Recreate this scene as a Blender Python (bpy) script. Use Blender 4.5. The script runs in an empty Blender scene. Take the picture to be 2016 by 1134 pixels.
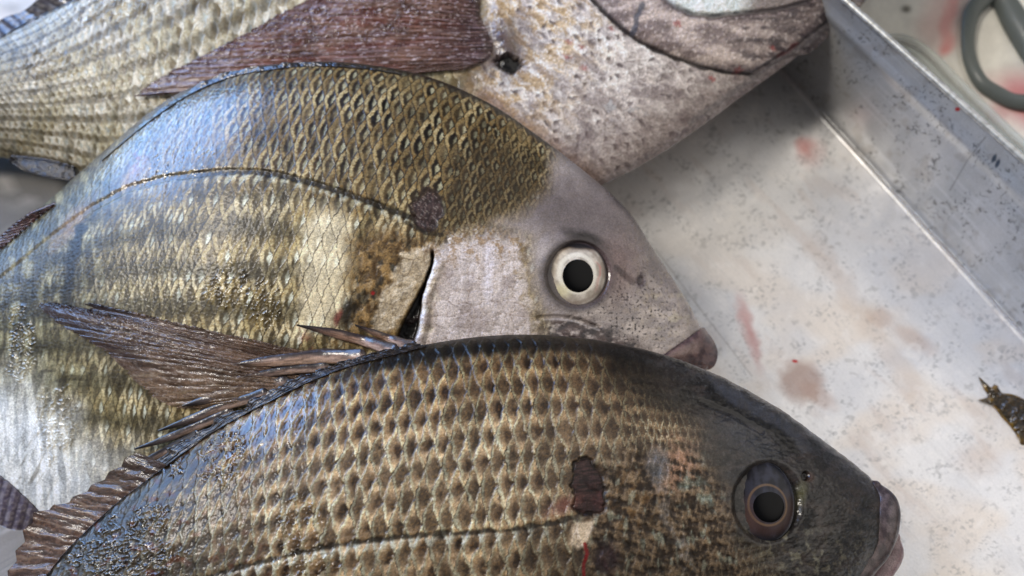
import bpy, math
import numpy as np
from mathutils import Vector

SC = bpy.context.scene
COL = SC.collection
S = 0.00015                    # metres per unit: everything is laid out in units of 0.15 mm
STEP = 1.7                     # spacing of the skin mesh in those units

# ------------------------------------------------------------------ camera, sky, sun, exposure
TILT = math.radians(22)
FPX = 1792.0
CT, ST = math.cos(TILT), math.sin(TILT)
CAM = np.array([0.0, -FPX * ST, 300.0 + FPX * CT])          # in units
cam = bpy.data.cameras.new('camera')
camo = bpy.data.objects.new('camera', cam)
COL.objects.link(camo)
camo.location = CAM * S
camo.rotation_euler = (TILT, 0, 0)
cam.sensor_width = 36
cam.lens = 36 * FPX / 2016
cam.clip_start = 0.01
cam.clip_end = 50
cam.dof.use_dof = True
cam.dof.focus_distance = 1575 * S
cam.dof.aperture_fstop = 11.0
SC.camera = camo

SUN_EL, SUN_AZ = math.radians(51), math.radians(-80)        # azimuth measured from +Y towards +X
world = bpy.data.worlds.new('World')
SC.world = world
world.use_nodes = True
wn, wl = world.node_tree.nodes, world.node_tree.links
wn.clear()
wo = wn.new('ShaderNodeOutputWorld')
bg = wn.new('ShaderNodeBackground')
sky = wn.new('ShaderNodeTexSky')
sky.sky_type = 'NISHITA'
sky.sun_disc = False
sky.sun_elevation = SUN_EL
sky.sun_rotation = SUN_AZ
sky.air_density = 1.0
sky.dust_density = 1.2
sky.ozone_density = 1.0
# unseen awning shaped in the sky: boosted opening upper left, added grey canopy elsewhere
hs = wn.new('ShaderNodeVectorMath'); hs.operation = 'MULTIPLY'
hs.inputs[1].default_value = (0.62, 0.86, 1.2)
wl.new(sky.outputs[0], hs.inputs[0])
wtc = wn.new('ShaderNodeTexCoord')
OPEN_EL, OPEN_AZ = math.radians(24), math.radians(-52)
dot = wn.new('ShaderNodeVectorMath'); dot.operation = 'DOT_PRODUCT'
dot.inputs[1].default_value = (math.sin(OPEN_AZ) * math.cos(OPEN_EL), math.cos(OPEN_AZ) * math.cos(OPEN_EL), math.sin(OPEN_EL))
wl.new(wtc.outputs['Generated'], dot.inputs[0])
wmr = wn.new('ShaderNodeMapRange'); wmr.interpolation_type = 'SMOOTHSTEP'
wmr.inputs['From Min'].default_value = math.cos(math.radians(27)); wmr.inputs['From Max'].default_value = math.cos(math.radians(15))
wl.new(dot.outputs['Value'], wmr.inputs['Value'])
gain = wn.new('ShaderNodeVectorMath'); gain.operation = 'SCALE'; gain.inputs['Scale'].default_value = 8.5
wl.new(hs.outputs[0], gain.inputs[0])
wmx = wn.new('ShaderNodeMix'); wmx.data_type = 'RGBA'
wl.new(wmr.outputs[0], wmx.inputs[0])
d2 = wn.new('ShaderNodeVectorMath'); d2.operation = 'DOT_PRODUCT'
a2, e2_ = math.radians(85), math.radians(48)
d2.inputs[1].default_value = (math.sin(a2) * math.cos(e2_), math.cos(a2) * math.cos(e2_), math.sin(e2_))
wl.new(wtc.outputs['Generated'], d2.inputs[0])
can = wn.new('ShaderNodeMix'); can.data_type = 'RGBA'
m2 = wn.new('ShaderNodeMapRange'); m2.interpolation_type = 'SMOOTHSTEP'
m2.inputs['From Min'].default_value = math.cos(math.radians(46)); m2.inputs['From Max'].default_value = math.cos(math.radians(12))
wl.new(d2.outputs['Value'], m2.inputs['Value']); wl.new(m2.outputs[0], can.inputs[0])
can.inputs[6].default_value = (0.85, 0.85, 0.88, 1); can.inputs[7].default_value = (8.5, 8.1, 7.6, 1)  # warm bright area added on the right to light tray and heads
wl.new(can.outputs[2], wmx.inputs[6])
wl.new(gain.outputs[0], wmx.inputs[7])
wl.new(wmx.outputs[2], bg.inputs['Color'])
bg.inputs['Strength'].default_value = 0.10
wl.new(bg.outputs[0], wo.inputs['Surface'])

sun = bpy.data.lights.new('sun', 'SUN')
suno = bpy.data.objects.new('sun', sun)
COL.objects.link(suno)
sun.energy = 1.5
sun.angle = math.radians(16)
sun.color = (1.0, 0.93, 0.84)
sd = Vector((math.sin(SUN_AZ) * math.cos(SUN_EL), math.cos(SUN_AZ) * math.cos(SUN_EL), math.sin(SUN_EL)))
suno.rotation_euler = sd.to_track_quat('Z', 'Y').to_euler()

SC.view_settings.view_transform = 'Standard'
SC.view_settings.look = 'None'
SC.view_settings.gamma = 1
SC.view_settings.exposure = 0.62
SC.render.engine = 'CYCLES'
SC.cycles.max_bounces = 6
SC.cycles.use_denoising = True

# ------------------------------------------------------------------ numeric helpers
def rays(u, v):
    u, v = np.broadcast_arrays(np.asarray(u, float), np.asarray(v, float))
    x = (u - 1008) / FPX; y = -(v - 567) / FPX
    return np.stack([x, y * CT + ST, y * ST - CT], -1)

def P(u, v, z):
    d = rays(u, v)
    t = (np.asarray(z, float) - CAM[2]) / d[..., 2]
    return CAM + d * t[..., None]

def pix(p):
    q = p - CAM
    xc = q[..., 0]; yc = q[..., 1] * CT + q[..., 2] * ST; zc = -q[..., 1] * ST + q[..., 2] * CT
    return 1008 + FPX * xc / -zc, 567 - FPX * yc / -zc, -zc

def hsh(ix, iy, seed):
    h = (ix.astype(np.int64) * 374761393 + iy.astype(np.int64) * 668265263 + seed * 974634777) & 0xffffffff
    h = ((h ^ (h >> 13)) * 1274126177) & 0xffffffff
    h = ((h ^ (h >> 16)) * 2246822519) & 0xffffffff
    return ((h ^ (h >> 15)) & 0xffffff) / float(0x1000000)

def noise(x, y, seed=0):
    ix = np.floor(x); iy = np.floor(y); fx = x - ix; fy = y - iy
    sx = fx * fx * fx * (fx * (fx * 6 - 15) + 10); sy = fy * fy * fy * (fy * (fy * 6 - 15) + 10)
    def g(a, b):
        an = hsh(ix + a, iy + b, seed) * 6.2831853
        return np.cos(an) * (fx - a) + np.sin(an) * (fy - b)
    n0 = g(0, 0) * (1 - sx) + g(1, 0) * sx
    n1 = g(0, 1) * (1 - sx) + g(1, 1) * sx
    return (n0 * (1 - sy) + n1 * sy) * 1.5

def fbm(x, y, seed=0, o=4, gain=0.5):
    r = 0; a = 1.0; t = 0
    for k in range(o):
        r = r + a * noise(x * 2 ** k + 17.3 * k, y * 2 ** k - 9.1 * k, seed + k * 7)
        t += a; a *= gain
    return r / t * 1.3

def sst(a, b, x):
    t = np.clip((x - a) / (b - a), 0, 1)
    return t * t * (3 - 2 * t)

def hexc(h):
    h = h.lstrip('#')
    c = np.array([int(h[k:k + 2], 16) / 255 for k in (0, 2, 4)])
    return np.where(c <= 0.04045, c / 12.92, ((c + 0.055) / 1.055) ** 2.4)

def mix(c, d, m):
    if isinstance(d, str): d = hexc(d)
    if isinstance(c, str): c = hexc(c)
    m = np.clip(np.asarray(m), 0, 1)[..., None]
    return c * (1 - m) + d * m

def blob(u, v, cx, cy, rx, ry, rot=0, soft=0.5):
    c, s = math.cos(math.radians(rot)), math.sin(math.radians(rot))
    x = ((u - cx) * c + (v - cy) * s) / rx; y = (-(u - cx) * s + (v - cy) * c) / ry
    return 1 - sst(1 - soft, 1 + soft, np.sqrt(x * x + y * y))

def dline(u, v, pts):
    """distance to a polyline, and the signed side (positive on its right-hand side)"""
    best = np.full(np.shape(u), 1e9); side = np.zeros(np.shape(u)); tt = np.zeros(np.shape(u)); acc = 0
    for (x0, y0), (x1, y1) in zip(pts[:-1], pts[1:]):
        dx, dy = x1 - x0, y1 - y0; L = math.hypot(dx, dy)
        t = np.clip(((u - x0) * dx + (v - y0) * dy) / (L * L), 0, 1)
        ex = u - x0 - t * dx; ey = v - y0 - t * dy
        d = np.hypot(ex, ey); m = d < best
        best = np.where(m, d, best)
        side = np.where(m, np.sign(dx * ey - dy * ex), side)
        tt = np.where(m, acc + t * L, tt); acc += L
    return best, best * side, tt / acc

def sdpoly(u, v, pts):
    """signed distance to a polygon, negative inside"""
    d = dline(u, v, list(pts) + [pts[0]])[0]
    ins = np.zeros(np.shape(u), bool); n = len(pts)
    for k in range(n):
        x0, y0 = pts[k]; x1, y1 = pts[(k + 1) % n]
        if y0 == y1: continue
        ins ^= ((y0 > v) != (y1 > v)) & (u < (x1 - x0) * (v - y0) / (y1 - y0) + x0)
    return np.where(ins, -d, d)

def poly(u, v, pts, soft=10):
    return 1 - sst(-soft, soft, sdpoly(u, v, pts))

def spline(pts, t):
    """Catmull-Rom through pts (n,k) at parameters t in 0..n-1"""
    p = np.asarray(pts, float); n = len(p)
    i = np.clip(np.floor(t).astype(int), 0, n - 2); f = (t - i)[:, None]
    p1 = p[i]; p2 = p[i + 1]
    p0 = np.where((i > 0)[:, None], p[np.maximum(i - 1, 0)], 2 * p1 - p2)
    p3 = np.where((i < n - 2)[:, None], p[np.minimum(i + 2, n - 1)], 2 * p2 - p1)
    return 0.5 * (2 * p1 + (p2 - p0) * f + (2 * p0 - 5 * p1 + 4 * p2 - p3) * f ** 2 + (3 * p1 - p0 - 3 * p2 + p3) * f ** 3)

def resample(pts, n):
    """n points evenly spaced along a smooth curve through pts"""
    q = spline(pts, np.linspace(0, len(pts) - 1, 40 * len(pts)))
    L = np.concatenate([[0], np.cumsum(np.linalg.norm(np.diff(q, axis=0), axis=1))])
    t = np.linspace(0, L[-1], n)
    return np.stack([np.interp(t, L, q[:, k]) for k in range(q.shape[1])], -1)

def scales(a, b, A=1.0, B=1.12):
    """imbricate scale rows: a runs tailwards in scale widths, b counts rows. -> rear-edge distance, row offset, random per scale"""
    bc = np.full(np.shape(a), 1e9); e = np.zeros_like(a); db = np.zeros_like(a); rn = np.zeros_like(a)
    j0 = np.floor(b)
    for k in (-1, 0, 1, 2):
        j = j0 + k; d = b - j
        x0 = A * (1 - 0.5 * np.abs(d) ** 1.3)
        off = 0.5 * np.mod(j, 2)
        i = np.ceil(a - off - x0); c = i + off + np.where(np.abs(d) < B, 0, 1e6)
        m = c < bc
        bc = np.where(m, c, bc); e = np.where(m, i + off + x0 - a, e); db = np.where(m, d, db)
        rn = np.where(m, hsh(i, j, 5), rn)
    return e, db, rn

def cells(x, y, seed=3, jit=0.8):
    """Worley cells -> border distance and a random value per cell"""
    ix = np.floor(x); iy = np.floor(y); d1 = np.full(np.shape(x), 9.0); d2 = d1.copy(); r = np.zeros_like(x)
    for a in (-1, 0, 1):
        for b in (-1, 0, 1):
            cx = ix + a; cy = iy + b
            d = np.hypot(cx + 0.5 + jit * (hsh(cx, cy, seed) - 0.5) - x, cy + 0.5 + jit * (hsh(cx, cy, seed + 1) - 0.5) - y)
            m = d < d1
            d2 = np.where(m, d1, np.minimum(d2, d)); d1 = np.where(m, d, d1); r = np.where(m, hsh(cx, cy, seed + 2), r)
    return d2 - d1, r

# ------------------------------------------------------------------ mesh helpers
def grid_faces(nu, nv, wrap=False):
    i = np.arange(nu - 1)[:, None]; j = np.arange(nv if wrap else nv - 1)[None, :]
    j2 = (j + 1) % nv
    return np.stack(np.broadcast_arrays(i * nv + j, i * nv + j2, (i + 1) * nv + j2, (i + 1) * nv + j), -1).reshape(-1, 4)

def mesh_obj(name, verts, quads, mat, parent=None, col=None, rough=None, wet=None, tris=None, smooth=True):
    """verts are in units; one linked mesh object"""
    me = bpy.data.meshes.new(name)
    verts = np.asarray(verts, np.float64) * S
    nq = len(quads); nt = 0 if tris is None else len(tris)
    me.vertices.add(len(verts)); me.vertices.foreach_set('co', verts.astype(np.float32).ravel())
    loops = np.asarray(quads, np.int32).ravel()
    if nt: loops = np.concatenate([loops, np.asarray(tris, np.int32).ravel()])
    me.loops.add(len(loops)); me.loops.foreach_set('vertex_index', loops)
    me.polygons.add(nq + nt)
    st = np.concatenate([np.arange(nq) * 4, nq * 4 + np.arange(nt) * 3]).astype(np.int32)
    me.polygons.foreach_set('loop_start', st)
    if smooth: me.polygons.foreach_set('use_smooth', np.ones(nq + nt, bool))
    me.update(calc_edges=True); me.validate()
    n = len(verts)
    if col is not None:
        a = me.attributes.new('col', 'FLOAT_COLOR', 'POINT')
        c = np.empty((n, 4), np.float32); c[:, :3] = col; c[:, 3] = 0.4 if rough is None else rough
        a.data.foreach_set('color', c.ravel())
        a = me.attributes.new('rgh', 'FLOAT', 'POINT')
        a.data.foreach_set('value', c[:, 3].copy())
        a = me.attributes.new('wet', 'FLOAT', 'POINT')
        w = np.empty(n, np.float32); w[:] = 0.0 if wet is None else wet
        a.data.foreach_set('value', w)
    if mat: me.materials.append(mat)
    o = bpy.data.objects.new(name, me)
    COL.objects.link(o)
    if parent: o.parent = parent
    return o

def orient(o, up=True):
    return o

def normals(g, wrap=False):
    """unit normals of a (nu,nv,3) grid"""
    du = np.gradient(g, axis=0)
    if wrap: dv = (np.roll(g, -1, 1) - np.roll(g, 1, 1)) / 2
    else: dv = np.gradient(g, axis=1)
    n = np.cross(du, dv)
    return n / np.maximum(np.linalg.norm(n, axis=-1, keepdims=True), 1e-9)

def tag(o, label=None, cat=None, group=None, kind=None):
    for k, x in (('label', label), ('category', cat), ('group', group), ('kind', kind)):
        if x: o[k] = x
    return o

# ------------------------------------------------------------------ materials
def material(name, fine=2600, vary=0.35, bump=0.35, metallic=0.0, coat_rough=0.08, coat_scale=900, coat_bump=0.25, spec=0.22, alpha=1.0, trans=0.0):
    m = bpy.data.materials.new(name); m.use_nodes = True
    n, l = m.node_tree.nodes, m.node_tree.links
    b = n['Principled BSDF']
    tc = n.new('ShaderNodeTexCoord')
    ac = n.new('ShaderNodeAttribute'); ac.attribute_name = 'col'
    ar = n.new('ShaderNodeAttribute'); ar.attribute_name = 'rgh'
    aw = n.new('ShaderNodeAttribute'); aw.attribute_name = 'wet'
    nz = n.new('ShaderNodeTexNoise'); nz.inputs['Scale'].default_value = fine; nz.inputs['Detail'].default_value = 3
    nz.inputs['Roughness'].default_value = 0.65
    l.new(tc.outputs['Object'], nz.inputs['Vector'])
    mr = n.new('ShaderNodeMapRange'); mr.inputs['From Min'].default_value = 0.3; mr.inputs['From Max'].default_value = 0.7
    mr.inputs['To Min'].default_value = 1 - vary; mr.inputs['To Max'].default_value = 1 + vary
    l.new(nz.outputs['Fac'], mr.inputs['Value'])
    vm = n.new('ShaderNodeVectorMath'); vm.operation = 'SCALE'
    l.new(ac.outputs['Color'], vm.inputs[0]); l.new(mr.outputs[0], vm.inputs['Scale'])
    l.new(vm.outputs[0], b.inputs['Base Color'])
    l.new(ar.outputs['Fac'], b.inputs['Roughness'])
    bp = n.new('ShaderNodeBump'); bp.inputs['Strength'].default_value = bump; bp.inputs['Distance'].default_value = 0.00012
    l.new(nz.outputs['Fac'], bp.inputs['Height']); l.new(bp.outputs[0], b.inputs['Normal'])
    n2 = n.new('ShaderNodeTexNoise'); n2.inputs['Scale'].default_value = coat_scale; n2.inputs['Detail'].default_value = 2
    l.new(tc.outputs['Object'], n2.inputs['Vector'])
    b2 = n.new('ShaderNodeBump'); b2.inputs['Strength'].default_value = coat_bump; b2.inputs['Distance'].default_value = 0.0004
    l.new(n2.outputs['Fac'], b2.inputs['Height']); l.new(b2.outputs[0], b.inputs['Coat Normal'])
    l.new(aw.outputs['Fac'], b.inputs['Coat Weight'])
    b.inputs['Coat Roughness'].default_value = coat_rough
    b.inputs['Metallic'].default_value = metallic
    b.inputs['Specular IOR Level'].default_value = spec
    if alpha < 1: b.inputs['Alpha'].default_value = alpha
    if trans: b.inputs['Transmission Weight'].default_value = trans
    return m

M_SKIN = material('fish_skin')
M_FIN = material('fin_membrane', fine=2200, vary=0.3, bump=0.3, coat_bump=0.35)
M_FINCLEAR = material('thin_fin_membrane', fine=2200, vary=0.3, bump=0.3, coat_bump=0.35, alpha=0.66)
M_FINMID = material('fin_skin', fine=2200, vary=0.3, bump=0.3, coat_bump=0.35, alpha=0.78)
M_EYE = material('eye_surface', fine=3000, vary=0.12, bump=0.05, spec=0.14, coat_rough=0.03, coat_bump=0.03)
M_METAL = material('dull_aluminium', fine=1500, vary=0.07, bump=0.12, metallic=0.62, coat_bump=0.1, spec=0.4)
M_MESS = material('wet_scrap', fine=1800, vary=0.5, bump=0.6)
M_PLASTIC = material('plastic', fine=800, vary=0.05, bump=0.05)
M_CLEAR = material('clear_plastic', fine=400, vary=0.05, bump=0.05, alpha=0.45)

# ------------------------------------------------------------------ metal tray
CREASE = [(1300, -121), (2200, 869)]
c0 = P(*CREASE[0], 0); c1 = P(*CREASE[1], 0)
ax = (c1 - c0) / np.linalg.norm(c1 - c0)              # along the side wall
inw = np.array([ax[1], -ax[0], 0])                    # into the tray
if inw[0] > 0: inw = -inw
tray = bpy.data.objects.new('metal_tray', None); COL.objects.link(tray)
tray.location = c0 * 0
tag(tray, 'battered aluminium tray with upright side wall holding the three fish', 'tray')

def lin(a, b, dense_a, dense_b, fine, coarse):
    """coordinates from a to b, fine inside the dense range"""
    xs = [a]
    while xs[-1] < b:
        x = xs[-1]
        xs.append(x + (fine if dense_a <= x <= dense_b else coarse))
    xs[-1] = b
    return np.array(xs)

def marks(u, v, seed, size=9.0, thr=0.30):
    """small scattered corrosion marks"""
    w = 5
    uu = u + w * noise(u / 7, v / 7, seed + 3); vv = v + w * noise(u / 7, v / 7, seed + 4)
    n = noise(uu / size, vv / (size * 0.8), seed)
    gate = fbm(u / 55, v / 55, seed + 9, 3)
    return sst(thr, thr + 0.09, n) * sst(0.0, 0.40, gate)

def paint_floor(p):
    u, v, _ = pix(p)
    n1 = fbm(u / 160, v / 160, 1, 4); n2 = fbm(u / 30, v / 30, 2, 3)
    c = mix('#dedcda', '#d4d3d3', sst(-0.3, 0.4, n1))
    c = mix(c, '#dccfc0', sst(-0.2, 0.4, fbm(u / 220, v / 130, 11, 3)) * sst(350, 650, v) * 0.6)
    c = mix(c, '#b8a294', sst(0.15, 0.6, fbm((u - v) / 60, (u + v) / 190, 21, 4)) * 0.22)
    c = mix(c, '#a3a19e', blob(u + 40 * n1, v, -40, 400, 220, 150, 0, 0.6) * 0.5)  # left floor greyed in the colour, standing in for shadow
    c = mix(c, '#6a6866', blob(u + 40 * n1, v, -40, 400, 260, 170, 0, 0.6) * 0.85)  # deeper painted shade over the same left patch
    c = mix(c, '#8a847d', blob(u, v, -20, 1110, 180, 160, 0, 0.6) * 0.85)  # lower left floor darkened in the colour to offset sun glare
    c = mix(c, '#eeeae6', sst(0.2, 0.6, n2) * 0.3)
    c = mix(c, '#7b7c7d', marks(u, v, 31) * 0.4)
    c = mix(c, '#6d6f70', marks(u, v, 51, 6, 0.34) * 0.45)
    c = mix(c, '#8d8b88', marks(u, v, 71, 16, 0.34) * 0.35)
    # stains
    w = 6 * noise(u / 18, v / 18, 5)
    c = mix(c, '#b5635a', blob(u + w, v, 1466, 625, 12, 38, -14, 0.8) * 0.5)
    c = mix(c, '#a8554c', blob(u + w, v, 1485, 680, 10, 40, -12, 0.8) * 0.5)
    c = mix(c, '#a0877c', blob(u + w, v + w, 1578, 752, 42, 40, 20, 0.35) * 0.75)
    c = mix(c, '#a98e80', blob(u + w, v + w, 1610, 778, 40, 18, 35, 0.5) * 0.5)
    c = mix(c, '#b02c30', blob(u, v, 1565, 711, 6, 3, 10, 0.3))
    c = mix(c, '#b5463f', blob(u + w, v + w, 1583, 288, 16, 15, 0, 0.8) * 0.5)
    c = mix(c, '#b5766c', blob(u + w, v, 1596, 300, 24, 26, 0, 0.7) * 0.4)
    c = mix(c, '#b08f7c', blob(u + w, v + w, 1730, 625, 26, 17, 10, 0.5) * 0.4)
    c = mix(c, '#a88774', blob(u + w, v + w, 1800, 668, 45, 16, 32, 0.6) * 0.4)
    c = mix(c, '#b39780', blob(u + w, v + w, 1925, 905, 40, 30, 0, 0.7) * 0.3)
    for (x, y, r) in ((1366, 412, 15), (1425, 418, 20), (1700, 430, 13), (1800, 690, 12), (1650, 540, 15)):
        d = np.hypot(u - x + w * 0.4, v - y)
        c = mix(c, '#e3dfdb', (1 - sst(2, 6, np.abs(d - r))) * 0.45)
    d = dline(u, v, [(1290, 490), (1395, 630), (1480, 740)])[0]
    c = mix(c, '#8d8681', (1 - sst(0.6, 2.2, d)) * 0.5)
    d = dline(u, v, [(1600, 480), (1660, 560), (1720, 650), (1800, 760)])[0]
    c = mix(c, '#b69c84', (1 - sst(6, 34, d + 12 * n2)) * 0.25)
    al = u * 0.69 + v * 0.72; ac_ = u * 0.72 - v * 0.69
    c = mix(c, '#a9a7a5', sst(0.30, 0.42, fbm(al / 300, ac_ / 3.0, 23, 2)) * 0.14)
    r = 0.37 + 0.08 * n1 + 0.04 * n2 + 0.5 * sst(500, 100, u)
    return c, np.clip(r, 0.22, 0.85)

def sheet(name, g, paint, mat, parent, thick=6, disp=None):
    """a grid surface with a second layer beneath it, closed round the border"""
    nu, nv = g.shape[:2]
    n = normals(g)
    if n[nu // 2, nv // 2, 2] < 0: n = -n; flip = True
    else: flip = False
    if disp is not None: g = g + n * disp[..., None]
    top = g.reshape(-1, 3); bot = (g - n * thick).reshape(-1, 3)
    f = grid_faces(nu, nv); N = nu * nv
    idx = np.arange(N).reshape(nu, nv)
    ring = np.concatenate([idx[:-1, 0], idx[-1, :-1], idx[:0:-1, -1], idx[0, :0:-1]])
    r2 = np.roll(ring, -1)
    side = np.stack([ring, r2, r2 + N, ring + N], -1)
    fb = f[:, ::-1] + N
    q = np.concatenate([f, fb, side[:, ::-1]])
    if flip: q = q[:, ::-1]
    c, r, w = (list(paint) + [0.0])[:3] if isinstance(paint, (tuple, list)) else (paint, 0.4, 0.0)
    def two(x):
        x = np.asarray(x)
        return x if x.ndim == 0 else np.concatenate([x.reshape(N, -1), x.reshape(N, -1)]).squeeze()
    return mesh_obj(name, np.concatenate([top, bot]), q, mat, parent, two(c), two(r), two(w))

Lw = np.linalg.norm(c1 - c0)
ts = lin(-900, Lw + 500, 150, Lw + 60, 2.4, 30)
qs = lin(0, 2800, 0, 980, 2.4, 30)
# floor with a small fillet where it turns up into the wall
g = c0 + ts[:, None, None] * ax + qs[None, :, None] * inw
FIL = 12.0
gu, gv, _ = pix(g)
fz = np.where(qs < FIL, FIL - np.sqrt(np.maximum(FIL ** 2 - (FIL - qs) ** 2, 0)), 0)[None, :] * np.ones((len(ts), 1))
fz = fz + 1.3 * fbm(g[..., 0] / 140, g[..., 1] / 140, 77, 3)
g[..., 2] += fz
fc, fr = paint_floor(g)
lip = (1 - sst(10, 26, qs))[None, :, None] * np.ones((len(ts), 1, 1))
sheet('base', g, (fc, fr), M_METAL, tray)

# side wall: from the crease up to the rim line
r0 = P(1340, -287, 330); r1 = P(2150, 433, 330)
f = (ts / Lw)[:, None]
rim = r0 + (r1 - r0) * f
ws = lin(0, 1, 0, 1, 0.0065, 0.02)
foot = g[:, 0, :].copy()
wg = foot[:, None, :] * (1 - ws)[None, :, None] + rim[:, None, :] * ws[None, :, None]
# the foot swings out through a soft roll, the top flares
wn_ = normals(wg); sgn = 1 if wn_[len(ts) // 2, len(ws) // 2, 2] > 0 else -1
prof = -9 * np.exp(-ws * 9) * (1 - np.exp(-ws * 40)) + 6 * np.exp(-((ws - 0.8) / 0.05) ** 2)
wu, wv, _ = pix(wg)
wd = prof[None, :] + 2.5 * fbm(wu / 120, wv / 120, 91, 3)
wg = wg + sgn * wn_ * wd[..., None]

def paint_wall(g):
    u, v, _ = pix(g)
    n1 = fbm(u / 120, v / 120, 3, 4)
    c = mix('#bcbcbc', '#aeafb0', sst(-0.3, 0.4, n1))
    al = (u * 0.69 + v * 0.72); ac_ = (u * 0.72 - v * 0.69)
    c = mix(c, '#c3c4c6', sst(0.0, 0.5, fbm(al / 260, ac_ / 9, 13, 3)) * 0.5)
    c = mix(c, '#9a938c', sst(0.2, 0.5, fbm(u / 40, v / 40, 17, 3)) * 0.4)
    c = mix(c, '#6c6a68', marks(u, v, 131, 9, 0.34) * 0.75)
    c = mix(c, '#59595a', marks(u, v, 151, 6, 0.38) * 0.7)
    c = mix(c, '#b02c30', blob(u, v, 1885, 215, 5, 4, 0, 0.4))
    for (x, y) in ((1964, 322), (1957, 312)):
        c = mix(c, '#4c5560', blob(u, v, x, y, 4, 9, 25, 0.4))
    d = dline(u, v, [(1940, 270), (1905, 315), (1870, 375)])[0]
    c = mix(c, '#777573', (1 - sst(0.6, 2, d)) * 0.6)
    r = np.clip(0.40 + 0.12 * n1, 0.25, 0.6)
    return c, r
sheet('side_wall', wg, paint_wall(wg), M_METAL, tray, 6)

def tube(name, path, radii, mat, parent, color, rough=0.4, wet=0.0, nseg=20, nlen=60, rough_disp=0.0, flat=1.0, seed=1, caps=True):
    """tapered tube with rounded ends along a smooth path"""
    path = np.asarray(path, float)
    pr = np.concatenate([path, np.asarray(radii, float)[:, None]], 1)
    t = np.linspace(0, len(path) - 1, nlen)
    q = spline(pr, t); p = q[:, :3]; r = np.maximum(q[:, 3], 0.05)
    tg = np.gradient(p, axis=0); tg /= np.linalg.norm(tg, axis=1, keepdims=True)
    view = CAM - p; view /= np.linalg.norm(view, axis=1, keepdims=True)
    sx = np.cross(tg, view); sx /= np.linalg.norm(sx, axis=1, keepdims=True)
    sy = np.cross(sx, tg)
    if caps:
        s = np.array([0.0, 0.35, 0.65, 0.88]); co = np.sqrt(np.maximum(1 - (1 - s) ** 2, 0)); co[0] = 0.02
        pre = [(p[0] - tg[0] * r[0] * (1 - a), r[0] * b) for a, b in zip(s, co)]
        post = [(p[-1] + tg[-1] * r[-1] * (1 - a), r[-1] * b) for a, b in zip(s, co)][::-1]
        p = np.concatenate([[x[0] for x in pre], p, [x[0] for x in post]])
        r = np.concatenate([[x[1] for x in pre], r, [x[1] for x in post]])
        sx = np.concatenate([np.repeat(sx[:1], 4, 0), sx, np.repeat(sx[-1:], 4, 0)])
        sy = np.concatenate([np.repeat(sy[:1], 4, 0), sy, np.repeat(sy[-1:], 4, 0)])
    th = np.linspace(0, 2 * math.pi, nseg, endpoint=False)
    rr = r[:, None] * (1 + rough_disp * fbm(np.arange(len(p))[:, None] * (4.0 / len(p)), 1.7 * np.sin(th)[None, :] + np.cos(th)[None, :], seed, 3))
    g = p[:, None, :] + rr[..., None] * (np.cos(th)[None, :, None] * sx[:, None, :] + flat * np.sin(th)[None, :, None] * sy[:, None, :])
    N = len(p)
    quads = grid_faces(N, nseg, True)
    tr = np.array([[0, j, (j + 1) % nseg] for j in range(1, nseg - 1)] + [[(N - 1) * nseg, (N - 1) * nseg + (j + 1) % nseg, (N - 1) * nseg + j] for j in range(1, nseg - 1)])
    uu, vv, _ = pix(g)
    c = color(uu, vv, np.linspace(0, 1, N)[:, None] * np.ones((1, nseg)), th[None, :] * np.ones((N, 1))) if callable(color) else np.broadcast_to(hexc(color), g.shape)
    return mesh_obj(name, g.reshape(-1, 3), quads, mat, parent, c.reshape(-1, 3), rough, wet, tris=tr)

def rimcol(u, v, t, th):
    c = mix('#c9c8c2', '#a9a7a0', sst(-0.2, 0.4, fbm(u / 14, v / 14, 8, 3)))
    return mix(c, '#77736c', marks(u, v, 11, 5, 0.36) * 0.6)
rp = [r0 + (r1 - r0) * k + np.array([0, 0, 0.0]) for k in np.linspace(-0.3, 1.25, 24)]
tube('rim', rp, [7.5] * 24, M_METAL, tray, rimcol, 0.35, 0, nseg=16, nlen=900)

# ------------------------------------------------------------------ fish
DMAPS = []
DW = 4
DX0, DY0, DNX, DNY = -160, -160, 590, 370

def add_depth(g):
    u, v, d = pix(g)
    i = np.floor((u.ravel() - DX0) / DW).astype(int); j = np.floor((v.ravel() - DY0) / DW).astype(int)
    ok = (i >= 0) & (i < DNX) & (j >= 0) & (j < DNY)
    m = np.full((DNX, DNY), np.inf)
    np.minimum.at(m, (i[ok], j[ok]), d.ravel()[ok])
    DMAPS.append(m)
    return m

def depth(maps):
    m = np.minimum.reduce(maps)
    for _ in range(3):
        pm = np.pad(m, 1, constant_values=np.inf)
        nb = np.minimum.reduce([pm[1:-1, :-2], pm[1:-1, 2:], pm[:-2, 1:-1], pm[2:, 1:-1]])
        m = np.where(np.isinf(m), nb, m)
    ii = np.arange(DNX)[:, None] * DW + DX0 + 2; jj = np.arange(DNY)[None, :] * DW + DY0 + 2
    d = rays(ii, jj)                                  # where nothing lies: the tray floor
    fl = -CAM[2] / d[..., 2]
    m = np.where(np.isinf(m), fl, m)
    return m

def smooth_map(m, n):
    for _ in range(n):
        p = np.pad(m, 1, mode='edge')
        m = (p[1:-1, :-2] + p[1:-1, 2:] + p[:-2, 1:-1] + p[2:, 1:-1] + 2 * m) / 6
    return m

def drape(m, u, v, off):
    x = np.clip((np.asarray(u, float) - DX0) / DW - 0.5, 0, DNX - 1.001); y = np.clip((np.asarray(v, float) - DY0) / DW - 0.5, 0, DNY - 1.001)
    i = x.astype(int); j = y.astype(int); fx = x - i; fy = y - j
    d = m[i, j] * (1 - fx) * (1 - fy) + m[i + 1, j] * fx * (1 - fy) + m[i, j + 1] * (1 - fx) * fy + m[i + 1, j + 1] * fx * fy
    return CAM + rays(u, v) * (d - off)[..., None]

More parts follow.
